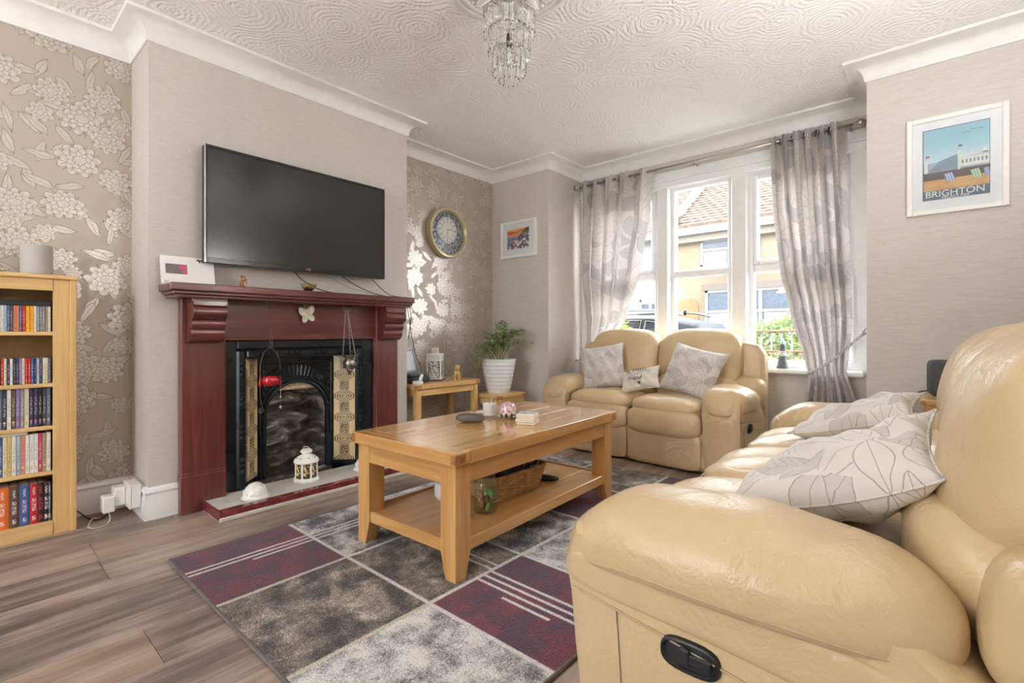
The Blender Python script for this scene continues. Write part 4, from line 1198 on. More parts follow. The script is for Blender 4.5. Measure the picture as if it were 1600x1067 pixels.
for k, (pts) in enumerate(([(-0.19, 2.455, 0.592), (-0.19, 2.428, 0.588), (-0.185, 2.423, 0.54), (-0.17, 2.424, 0.44), (-0.15, 2.44, 0.30), (-0.1, 2.47, 0.20), (-0.06, 2.47, 0.10), (-0.1, 2.5, 0.004)], [(-0.235, 2.46, 0.592), (-0.235, 2.428, 0.588), (-0.232, 2.423, 0.54), (-0.225, 2.424, 0.43), (-0.2, 2.45, 0.25), (-0.12, 2.48, 0.14), (-0.08, 2.52, 0.004)])):
    tag(MB().tube(smoothpath(pts), 0.003, 5).build('hanging_lead', CABLE, smooth=180), ('dark lead hanging behind the side table leg', 'dark lead looping to the floor under the side table')[k], 'cable')
# white lattice lantern
la = thing('lattice_lantern', 'square white cut-out metal lantern on the side table', 'lantern', (-0.14, 2.80, 0.585), R(38))
MB().box(-0.075, 0.075, -0.075, 0.075, 0.0, 0.012, 0.004).build('base', plain((110, 110, 112), 0.4, 0.4), la)
for sx in (-1, 1):
    for sy in (-1, 1):
        MB().box(sx * 0.062, sx * 0.052, sy * 0.062, sy * 0.052, 0.012, 0.225).build('post', LW, la, smooth=0)
bars = MB()
for k in range(9): bars.box(-0.049 + k * 0.0115, -0.043 + k * 0.0115, 0.056, 0.060, 0.178, 0.222)
bars.box(-0.055, 0.055, 0.055, 0.061, 0.172, 0.180).box(-0.055, 0.055, 0.055, 0.061, 0.220, 0.228).box(-0.055, 0.055, 0.055, 0.061, 0.012, 0.026)
bp = bars.build('fretwork', LW, la, smooth=0)
m, nt, b = new_mat('filigree_panel', (232, 230, 226), 0.45); n = nz(nt, coords(nt), 110.0, 2); nt.links.new(mixc(nt, n.step(0.47, 0.52), lin((66, 68, 74)), lin((234, 232, 228))), b.inputs['Base Color'])
pn = MB().box(-0.044, 0.044, 0.056, 0.0585, 0.03, 0.168).build('filigree', m, la, smooth=0)
for k in range(1, 4):
    share(bp, 'fretwork', la, rot=(0, 0, k * PI / 2)); share(pn, 'filigree', la, rot=(0, 0, k * PI / 2))
MB().box(-0.064, 0.064, -0.064, 0.064, 0.226, 0.234, 0.002).build('roof', LW, la)
tb = MB()
for k in range(12):
    a = k * PI / 6; tb.box(0.028 * math.cos(a) - 0.003, 0.028 * math.cos(a) + 0.003, 0.028 * math.sin(a) - 0.003, 0.028 * math.sin(a) + 0.003, 0.234, 0.278)
tb.lathe([(0.02, 0.278), (0.033, 0.278), (0.033, 0.284), (0.02, 0.284)], 16).build('chimney', LW, la, smooth=0)
# sitting dog figurine
dg = thing('dog_figurine', 'golden sitting puppy figurine on the end of side table', 'figurine', (-0.02, 2.945, 0.585), R(-40))
DG = plain((206, 164, 108), 0.45, 0, 0.12, 'golden_resin')
body = MB().puff((-0.012, 0, 0.045), (0.034, 0.030, 0.046), 2.3, 8, lambda x, y, z: (x + (0.02 - z) * -0.25 + z * 0.35, y, z)).puff((0.020, 0, 0.108), (0.028, 0.025, 0.026), 2.2, 8).puff((0.046, 0, 0.100), (0.018, 0.014, 0.012), 2.3, 6)
body.puff((-0.03, 0.026, 0.022), (0.028, 0.014, 0.022), 2.2, 6).puff((-0.03, -0.026, 0.022), (0.028, 0.014, 0.022), 2.2, 6)
for s in (-1, 1): body.tube([(0.018, s * 0.014, 0.070), (0.024, s * 0.015, 0.035), (0.028, s * 0.016, 0.008)], [0.012, 0.010, 0.009], 8).puff((0.034, s * 0.016, 0.006), (0.014, 0.009, 0.007), 2.2, 5)
body.tube(smoothpath([(-0.05, 0, 0.02), (-0.07, 0.01, 0.010), (-0.075, 0.03, 0.008)]), 0.006, 6)
body.build('body', DG, dg, smooth=180)
for s in (-1, 1): MB().puff((0.012, s * 0.025, 0.104), (0.010, 0.005, 0.020), 2.2, 5).build('ear', plain((168, 122, 72), 0.5), dg, smooth=180)
MB().puff((0.064, 0, 0.104), (0.005, 0.006, 0.005), 2, 4).puff((0.040, 0.014, 0.116), (0.003, 0.003, 0.003), 2, 3).puff((0.040, -0.014, 0.116), (0.003, 0.003, 0.003), 2, 3).build('nose_and_eyes', BLACK, dg, smooth=180)

# ------------------------------------------------------------------ potted plant
pp = thing('potted_plant', 'bushy green succulent plant in a ribbed white pot', 'potted plant', (0.105, 3.352, 0.45))
pot = []
for i in range(29):
    t_ = i / 28; r_ = 0.100 + 0.062 * t_ ** 0.8
    if 0.04 < t_ < 0.90: r_ += 0.0030 * math.sin(t_ * 28 * PI * 0.62)
    pot.append((r_, 0.31 * t_))
prof = [(0.001, 0)] + pot + [(0.152, 0.31), (0.146, 0.27), (0.001, 0.268)]
MB().lathe(prof, 40).build('pot', plain((222, 224, 224), 0.35, 0, 0.03), pp, smooth=50)
MB().lathe([(0.001, 0.266), (0.150, 0.268), (0.10, 0.276), (0.001, 0.282)], 24).build('soil', plain((74, 58, 44), 0.9, 0, 0.4), pp)
rnd = random.Random(5); stems = MB(); lv = MB()
def add_leaf(p, d, L, w):
    d = d.normalized(); s = d.cross(Vector((0, 0, 1)))
    s = s.normalized() if s.length > 1e-3 else Vector((1, 0, 0)); u_ = s.cross(d)
    lv.add([p, p + d * L * 0.35 + s * w + u_ * w * 0.35, p + d * L * 0.75 + s * w * 0.8 + u_ * w * 0.3, p + d * L, p + d * L * 0.75 - s * w * 0.8 + u_ * w * 0.3, p + d * L * 0.35 - s * w + u_ * w * 0.35, p + d * L * 0.5 - u_ * w * 0.1],
           [(0, 1, 6), (1, 2, 6), (2, 3, 6), (3, 4, 6), (4, 5, 6), (5, 0, 6)])
targets = []
for k in range(12): targets.append((Vector((rnd.uniform(-0.12, 0.06), rnd.uniform(-0.17, 0.02), rnd.uniform(0.42, 0.56))), 0.02))
for k in range(10): targets.append((Vector((rnd.uniform(-0.06, 0.12), rnd.uniform(0.0, 0.10), rnd.uniform(0.52, 0.70))), 0.02))
for k in range(11): targets.append((Vector((rnd.uniform(-0.02, 0.16), rnd.uniform(0.13, 0.30), rnd.uniform(0.38, 0.58))), 0.04))
for k in range(8): targets.append((Vector((rnd.uniform(-0.16, 0.02), rnd.uniform(-0.30, -0.19), rnd.uniform(0.19, 0.42))), 0.10))
for tg, sg in targets:
    base_p = Vector((rnd.uniform(-0.07, 0.07), rnd.uniform(-0.08, 0.08), 0.275))
    mid = base_p.lerp(tg, 0.55) + Vector((rnd.uniform(-0.02, 0.02), rnd.uniform(-0.02, 0.02), 0.05 + sg))
    path = smoothpath([base_p, mid, tg], 7)
    stems.tube(path, [0.0045 - 0.003 * i / len(path) for i in range(len(path))], 5)
    for i, p in enumerate(path[4:]):
        for q in range(3):
            a = rnd.uniform(0, 2 * PI); tdir = (path[min(i + 5, len(path) - 1)] - path[i + 3])
            dd = Vector((math.cos(a), math.sin(a), rnd.uniform(-0.3, 0.9)))
            add_leaf(p + Vector((rnd.uniform(-.006, .006), rnd.uniform(-.006, .006), rnd.uniform(-.008, .008))), dd, rnd.uniform(0.030, 0.050), rnd.uniform(0.007, 0.010))
stems.build('stem', plain((150, 142, 100), 0.6, 0, 0.2), pp, smooth=180)
m, nt, b = new_mat('plant_leaf_green', (96, 118, 70), 0.4)
n = nz(nt, coords(nt), 30.0, 2); nt.links.new(mixc(nt, n.step(0.35, 0.65), lin((112, 134, 78)), lin((176, 184, 138))), b.inputs['Base Color'])
tag(lv.build('foliage', m, pp, smooth=0, recalc=False), kind='stuff')

# ------------------------------------------------------------------ coffee table
ct = thing('coffee_table', 'large honey oak coffee table with lower shelf on the rug', 'coffee table', (1.406, 1.945, 0.0125), R(2.1))
TW, TL, TH = 0.700, 1.345, 0.5175
pl_y = [(-TL / 2 + 0.085, TL / 2 - 0.085)]
bw = TW / 5
for k in range(5):
    MB().box(-TW / 2 + k * bw, -TW / 2 + (k + 1) * bw, -TL / 2 + 0.085, TL / 2 - 0.085, TH - 0.052, TH, 0.0012).build('top_board', mat_oak('table_board_%d' % k, 1, tuple(int(v * (0.97 + 0.02 * (k * 7 % 4))) for v in (216, 168, 106)), (182, 130, 72), 0.17, 0.8), ct, smooth=0)
for s in (-1, 1):
    MB().box(-TW / 2, TW / 2, s * TL / 2, s * (TL / 2 - 0.0845), TH - 0.052, TH, 0.003).build('breadboard_end', mat_oak('table_end_%d' % (s + 1), 0, (216, 168, 106), (182, 130, 72), 0.17, 0.8), ct, smooth=30)
    for q in (-1, 1):
        MB().box(q * (TW / 2 + 0.001), q * (TW / 2 - 0.03), s * (TL / 2 + 0.0005), s * (TL / 2 - 0.058), TH - 0.046, TH - 0.006, 0.002).build('corner_block', plain((160, 106, 64), 0.4, 0, 0.3), ct)
LG_ = 0.085
for sx in (-1, 1):
    for sy in (-1, 1):
        cx, cy = sx * (TW / 2 - 0.022 - LG_ / 2), sy * (TL / 2 - 0.022 - LG_ / 2)
        h_ = LG_ / 2
        rings = []
        for z, cut in ((0.0, 0.028), (0.105, 0.0), (TH - 0.052, 0.0)):
            x0, x1 = cx - h_, cx + h_; y0, y1 = cy - h_, cy + h_
            if sx > 0: x0 += cut
            else: x1 -= cut
            if sy > 0: y0 += cut
            else: y1 -= cut
            rings.append([(x0, y0, z), (x1, y0, z), (x1, y1, z), (x0, y1, z)])
        MB().loft(rings).build('leg', OAKZ, ct, smooth=0)
ap = 0.085
for s in (-1, 1):
    cx = s * (TW / 2 - 0.036)
    MB().box(cx - 0.012, cx + 0.012, -TL / 2 + 0.105, TL / 2 - 0.105, TH - 0.052 - ap, TH - 0.05, 0.002).build('apron', OAKY, ct)
    cy = s * (TL / 2 - 0.036)
    MB().box(-TW / 2 + 0.105, TW / 2 - 0.105, cy - 0.012, cy + 0.012, TH - 0.052 - ap, TH - 0.05, 0.002).build('apron', OAKX, ct)
sb = (TW - 0.08) / 4
for k in range(4):
    MB().box(-TW / 2 + 0.04 + k * sb, -TW / 2 + 0.04 + (k + 1) * sb, -TL / 2 + 0.045, TL / 2 - 0.045, 0.118, 0.145, 0.0012).build('shelf_board', OAKY, ct, smooth=0)
for s in (-1, 1):
    MB().box(s * (TW / 2 - 0.030), s * (TW / 2 - 0.052), -TL / 2 + 0.105, TL / 2 - 0.105, 0.100, 0.152, 0.003).build('shelf_rail', OAKY, ct)
    MB().box(-TW / 2 + 0.105, TW / 2 - 0.105, s * (TL / 2 - 0.030), s * (TL / 2 - 0.052), 0.100, 0.152, 0.003).build('shelf_rail', OAKX, ct)

# things on the table
TH = 0.5302
gc = thing('glasses_case', 'dark taupe hard spectacle case lying on the coffee table', 'spectacle case', (1.335, 1.80, TH), R(38))
CASE = plain((92, 82, 76), 0.45, 0, 0.08)
MB().puff((0, 0, 0.0235), (0.078, 0.032, 0.023), 3.0, 12, lambda x, y, z: (x, y * (1 - 0.25 * abs(x / 0.078) ** 2), z * (1 - 0.2 * abs(x / 0.078) ** 3))).build('shell', CASE, gc, smooth=180)
MB().tube([(0.0785 * math.cos(2 * PI * i / 32), 0.0295 * math.sin(2 * PI * i / 32) * (1 - 0.2 * math.cos(2 * PI * i / 32) ** 2), 0.020) for i in range(32)], 0.0012, 5, True).build('seam', plain((60, 54, 50), 0.5), gc, smooth=180)
cd = thing('candle_jar', 'white candle in a straight clear glass on coffee table', 'candle', (1.300, 1.978, TH))
MB().lathe([(0.001, 0.008), (0.034, 0.008), (0.036, 0.012), (0.037, 0.05), (0.042, 0.082), (0.043, 0.098), (0.0445, 0.098), (0.0435, 0.08), (0.0385, 0.05), (0.038, 0.004), (0.034, 0.0), (0.001, 0.0)], 28).build('glass', PANE, cd, smooth=60)
MB().lathe([(0.001, 0.009), (0.034, 0.009), (0.0355, 0.05), (0.0385, 0.072), (0.001, 0.070)], 28).build('wax', plain((240, 238, 232), 0.4, 0, 0.02), cd, smooth=60)
MB().tube([(0, 0, 0.07), (0.002, 0, 0.080)], 0.0012, 5).build('wick', BLACK, cd)
dsh = thing('scalloped_dish', 'scalloped clear glass dish under the candle on coffee table', 'dish', (1.335, 1.965, TH))
MB().lathe([(0.001, 0.0), (0.042, 0.0), (0.054, 0.006), (0.062, 0.014), (0.060, 0.016), (0.052, 0.009), (0.041, 0.004), (0.001, 0.004)], 30).build('plate', PANE, dsh, smooth=60)
dsh.location = (1.300, 1.978, TH); cd.location.z = TH + 0.0045
sk = thing('rose_globe', 'clear glass globe with pink rose swirls on the coffee table', 'ornament', (1.410, 2.008, TH), R(20))
m, nt, b = new_mat('pink_swirl_glass', (214, 180, 190), 0.12, coat=0.5)
cc = coords(nt); n = nz(nt, cc, 32.0, 2, 0.5, 3.0); x_, y_, z_ = sep(nt, cc)
c1 = mixc(nt, n.step(0.44, 0.52), lin((226, 198, 204)), lin((176, 128, 140)))
c1 = mixc(nt, (z_ + (n - 0.5) * 0.03).step(0.048, 0.03), c1, lin((226, 224, 222)))
nt.links.new(c1, b.inputs['Base Color'])
MB().puff((0, 0, 0.047), (0.046, 0.046, 0.047), 2.2, 10).build('globe', m, sk, smooth=180)
pt = MB()
for k in range(9):
    a = k * 2 * PI / 9; pt.puff((0.041 * math.cos(a), 0.041 * math.sin(a), 0.022), (0.010, 0.010, 0.013), 2, 4)
pt.build('petal_base', CLEAR, sk, smooth=180)
for k, (x, y, a, colr, lab) in enumerate(((1.245, 1.893, -0.8, (222, 216, 210), 'silver-wrapped sweet beside the candle dish'), (1.200, 2.002, 1.47, (226, 208, 196), 'pale twist-wrapped sweet behind the spectacle case'), (1.425, 2.094, 0.3, (64, 84, 140), 'blue foil sweet packet between globe and coasters'))):
    t = thing('wrapped_sweet', lab, 'sweet', (x, y, TH), a)
    mt = plain(colr, 0.25, 0.3, 0.15)
    MB().puff((0, 0, 0.012), (0.028 if k < 2 else 0.045, 0.016 if k < 2 else 0.03, 0.012), 2.4, 6).build('wrapper', mt, t, smooth=180)
    for s in (-1, 1):
        L0 = 0.024 if k < 2 else 0.040
        rr = []
        for i in range(9):
            f = -1 + 2 * i / 8; rr.append((s * (L0 + 0.030), f * 0.020, 0.016 + 0.007 * (-1) ** i))
        MB().add([(s * L0, 0, 0.012)] + rr, [(0, i, i + 1) for i in range(1, 9)]).build('twist', mt, t, smooth=0, recalc=False)
CM = mat_white('coaster_stone', (222, 212, 194), 0.55)
for k in range(5):
    o = thing('coaster', ('square cream coaster in the stack of five, bottom one', 'square cream coaster in the stack of five, second from bottom', 'square cream coaster in the middle of the stack of five', 'square cream coaster in the stack of five, just under the top', 'top coaster of the stack, printed with a blue-grey picture')[k], 'coaster', (1.585 + 0.002 * math.sin(k * 3), 1.965 + 0.002 * math.cos(k * 2), TH + k * 0.0112), R(24 + 2 * math.sin(k * 5)), 'stack of coasters on coffee table')
    MB().box(-0.050, 0.050, -0.050, 0.050, 0, 0.0110, 0.003).build('slab', CM, o)
    if k == 4:
        m, nt, b = new_mat('coaster_picture', (170, 182, 196), 0.4); n = nz(nt, coords(nt), 50.0, 3); nt.links.new(mixc(nt, n.step(0.45, 0.6), lin((150, 166, 190)), lin((214, 210, 200))), b.inputs['Base Color'])
        MB().box(-0.042, 0.042, -0.042, 0.042, 0.0106, 0.0113).build('picture', m, o, smooth=0)

# things on the lower shelf
SZ = 0.1578
jr = thing('glass_jar', 'clear glass preserving jar of shells on the lower table shelf', 'jar', (1.575, 1.665, SZ + 0.001))
JG = mat_glass_pane('jar_glass', (0.93, 0.97, 0.96, 1), 0.02)
MB().lathe([(0.001, 0.0), (0.048, 0.0), (0.056, 0.010), (0.057, 0.13), (0.052, 0.150), (0.043, 0.162), (0.043, 0.20), (0.0455, 0.20), (0.0455, 0.163), (0.055, 0.151), (0.060, 0.13), (0.0595, 0.009), (0.050, -0.001), (0.001, -0.001)], 32).build('glass', JG, jr, smooth=60)
for z in (0.168, 0.180, 0.192): MB().tube([(0.0462 * math.cos(2 * PI * i / 32), 0.0462 * math.sin(2 * PI * i / 32), z) for i in range(32)], 0.0018, 5, True).build('thread', JG, jr, smooth=180)
rnd = random.Random(2)
for k in range(9):
    colr = ((126, 164, 84), (206, 178, 130), (150, 96, 62), (128, 160, 90), (196, 160, 110), (120, 84, 60), (214, 196, 160), (160, 120, 84), (110, 150, 80))[k]
    a = k * 2.4; rr = 0.026 if k % 3 else 0.008
    MB().puff((0, 0, 0), (0.022, 0.015, 0.013), 2.3, 5).build('shell', plain(colr, 0.5, 0, 0.2), jr, (rr * math.cos(a), rr * math.sin(a), 0.024 + 0.008 * k), (rnd.uniform(0, 2), rnd.uniform(0, 2), a), smooth=180)
# wicker basket
wb_ = thing('wicker_basket', 'oblong wicker basket of bits on the lower table shelf', 'basket', (1.42, 1.95, SZ), R(-2))
WICK = plain((186, 142, 92), 0.55, 0, 0.25, 'wicker')
bx, by, bh = 0.15, 0.235, 0.125
def rim(f, z, n=64, e=7.0):
    out = []
    for i in range(n):
        a = 2 * PI * i / n; c_, s_ = math.cos(a), math.sin(a)
        L = (abs(c_) ** e + abs(s_) ** e) ** (1 / e)
        out.append(Vector((bx * f * c_ / L, by * f * s_ / L, z)))
    return out
def wave(f, z, ph, n=120):
    P = rim(f, z, n); out = []
    for i, p in enumerate(P):
        d_ = Vector((p.x, p.y, 0)).normalized(); out.append(p + d_ * 0.0035 * math.sin(i * 2 * PI * 15 / n * 1.0 + ph))
    return out
MB().loft([rim(0.78, 0.004), rim(0.80, 0.0)], True, True).build('floor', WICK, wb_)
for k in range(13):
    z = 0.006 + k * 0.009
    MB().tube(wave(0.80 + 0.17 * z / bh, z, (k % 2) * PI), 0.0050, 5, True).build('weaver', WICK, wb_, smooth=180)
stk = MB()
for i in range(0, 64, 2):
    a_ = rim(0.80, 0.0)[i]; b__ = rim(0.97, bh)[i]; stk.tube([a_, b__], 0.0035, 5)
stk.build('stake', WICK, wb_, smooth=180)
MB().tube(rim(0.975, bh), 0.0075, 6, True).build('rim', WICK, wb_, smooth=180)
# contents of the basket
DARK = plain((30, 30, 33), 0.5, 0, 0.2)
o = thing('black_pouch', 'crumpled black pouch with white print in the wicker basket', 'pouch', (1.46, 1.99, SZ + 0.10), R(15))
MB().puff((0, 0, 0), (0.085, 0.105, 0.062), 2.6, 12, lambda x, y, z: (x + 0.010 * math.sin(y * 60), y + 0.008 * math.sin(z * 80 + x * 50), z + 0.009 * math.sin(x * 70 + y * 40))).build('pouch_body', DARK, o, smooth=180)
MB().tube([(0.075 + 0.002 * math.sin(i), 0.026 * math.cos(2 * PI * i / 20), 0.025 + 0.020 * math.sin(2 * PI * i / 20)) for i in range(20)], 0.0016, 5, True).build('white_print', PAPER, o)
o = thing('grey_remote', 'grey remote control poking from the wicker basket', 'remote control', (1.45, 1.83, SZ + 0.10), R(80), rot=(R(20), R(10), R(70)))
MB().box(-0.024, 0.024, -0.09, 0.09, -0.010, 0.010, 0.006).build('shell', GREY, o)
bt = MB().puff((0, 0, 0), (0.005, 0.005, 0.002), 2.4, 4).build('button', BLACK, o, (-0.012, -0.07, 0.0105))
for i in range(1, 18): share(bt, 'button', o, (-0.012 + 0.012 * (i % 3), -0.07 + 0.022 * (i // 3), 0.0105))
o = thing('coiled_cable', 'coil of white and black charging lead in the basket end', 'cable', (1.485, 2.128, SZ + 0.118), R(0))
for k in range(4):
    MB().tube([(0.035 * math.cos(2 * PI * i / 24), 0.030 * math.sin(2 * PI * i / 24), 0.008 * k + 0.012 * math.sin(2 * PI * i / 24 + k)) for i in range(24)], 0.003, 5, True).build('loop', (WCABLE, CABLE)[k % 2], o, (0.004 * k, -0.006 * k, 0), smooth=180)
o = thing('black_gadget', 'black pointed gadget lying behind the basket on the shelf', 'gadget', (1.50, 2.235, SZ), R(25))
MB().puff((0, 0, 0.016), (0.075, 0.030, 0.016), 2.3, 8, lambda x, y, z: (x, y * (1 - 0.5 * x / 0.075 * 0.8), z)).build('body', DARK, o, smooth=180); MB().box(-0.02, 0.02, -0.012, 0.012, 0.030, 0.034, 0.001).build('display', plain((60, 70, 80), 0.1), o)
o = thing('plastic_tub', 'white oval tub on the lower table shelf beside the basket', 'tub', (1.30, 1.66, SZ), R(0))
MB().lathe([(0.001, 0), (0.045, 0), (0.058, 0.02), (0.060, 0.06), (0.050, 0.085), (0.001, 0.09)], 24).build('tub_body', WPLAS, o, smooth=60); MB().lathe([(0.03, 0.086), (0.052, 0.083), (0.052, 0.090), (0.03, 0.094), (0.001, 0.095)], 24).build('lid', plain((206, 206, 210), 0.4), o)

# ------------------------------------------------------------------ rug
m, nt, b = new_mat('patchwork_rug', (120, 110, 104), 0.95)
cc = coords(nt); x, y, z = sep(nt, cc)
CXW, CYW = 0.563, 0.523
big = nz(nt, cc, 7.0, 5, 0.65, 0.4); big2 = nz(nt, scaled(nt, cc, (1, 1, 1), (9, 4, 0)), 9.0, 5, 0.65)
fine = nz(nt, cc, 190.0, 2)
i_ = (x * (1 / CXW)).floor(); j_ = (y * (1 / CYW)).floor()
def cell(i, j): return ((i_ - i).abs().lt(0.5)) * ((j_ - j).abs().lt(0.5))
def cells(L):
    o_ = None
    for q in L: o_ = cell(*q) if o_ is None else o_.max(cell(*q))
    return o_
t = big * 0.75 + (fine - 0.5) * 0.38 + 0.125
taupe = ramp(nt, t, [(0.41, lin((40, 37, 37))), (0.48, lin((96, 88, 82))), (0.56, lin((142, 131, 120))), (0.65, lin((208, 198, 184)))])
t2 = big2 * 0.8 + (fine - 0.5) * 0.45 + 0.1
dgrey = ramp(nt, t2, [(0.40, lin((46, 46, 50))), (0.49, lin((112, 110, 112))), (0.57, lin((184, 181, 179))), (0.66, lin((220, 217, 214)))])
lgrey = ramp(nt, t2, [(0.36, lin((88, 87, 90))), (0.47, lin((172, 170, 169))), (0.58, lin((226, 223, 220)))])
red = mixc(nt, (big + (fine - 0.5) * 0.9).step(0.40, 0.66), lin((60, 38, 62)), lin((118, 34, 52)))
red = mixc(nt, fine.step(0.36, 0.22) * 0.7, red, lin((30, 24, 36)))
col = mixc(nt, cells([(1, 0), (1, 1), (0, 3), (2, 3), (1, 4)]), dgrey, taupe)
col = mixc(nt, cells([(2, 0), (2, 2), (0, 2)]), col, lgrey)
col = mixc(nt, cells([(0, 0), (2, 1), (1, 3), (2, 4)]), col, red)
lines = (x - CXW).line(0.013).max((x - 2 * CXW).line(0.013))
for k in range(1, 5): lines = lines.max((y - CYW * k).line(0.012))
xs = lambda p: (x - p).line(0.010)
ys = lambda p: (y - p).line(0.010)
c00 = cell(0, 0); c01 = cell(0, 1); c21 = cell(2, 1); c13 = cell(1, 3)
stripes = (c00.max(c01)) * xs(0.205).max(xs(0.240)).max(xs(0.275) * y.gt(0.24))
stripes = stripes.max(c21 * ys(0.845).max(ys(0.805)).max(ys(0.765)).max(ys(0.725) * x.gt(1.30) * x.lt(1.52)))
stripes = stripes.max(cell(1, 1) * ys(0.86).max(ys(0.90)) * x.gt(0.75)).max(c13 * xs(0.75).max(xs(0.79)))
cream = mixc(nt, fine.step(0.35, 0.65), lin((178, 166, 146)), lin((214, 204, 188)))
white_ = mixc(nt, fine.step(0.3, 0.6), lin((178, 174, 172)), lin((226, 222, 218)))
col = mixc(nt, lines, col, mixc(nt, y.gt(CYW * 0.98), cream, white_))
col = mixc(nt, stripes, col, white_)
nt.links.new(col, b.inputs['Base Color'])
nt.links.new(bump(nt, fine + big * 0.2, 0.9, 0.010), b.inputs['Normal'])
b.inputs['Sheen Weight'].default_value = 0.2
RX, RY = 1.69, 2.615
rg = thing('rug', 'patchwork rug in purple, grey and taupe squares under the coffee table', 'rug', (0.66, 0.63, 0.0))
nx_, ny_ = 68, 104; g = MB(); vs = []; fs = []
for i in range(nx_ + 1):
    for j in range(ny_ + 1):
        vs.append((RX * i / nx_, RY * j / ny_, 0.0125 + 0.0012 * noise.noise(Vector((i * 0.9, j * 0.9, 0)))))
for i in range(nx_):
    for j in range(ny_):
        a = i * (ny_ + 1) + j; fs.append((a, a + ny_ + 1, a + ny_ + 2, a + 1))
g.add(vs, fs).build('pile', m, rg, smooth=180, recalc=False)
MB().box(0.0, RX, 0.0, RY, 0.001, 0.0112).build('backing', plain((90, 86, 82), 0.9), rg, smooth=0)
edge = MB().tube([(0, 0, 0.0075), (RX, 0, 0.0075), (RX, RY, 0.0075), (0, RY, 0.0075), (0, 0, 0.0075)], 0.0075, 6); edge.build('bound_edge', plain((104, 98, 94), 0.85, 0, 0.15), rg)

# ------------------------------------------------------------------ recliner sofas
HANDLE = plain((26, 26, 28), 0.35, 0, 0.1, 'black_moulded_plastic')
SEAM = plain((188, 166, 132), 0.55, 0, 0.1, 'leather_stitching')


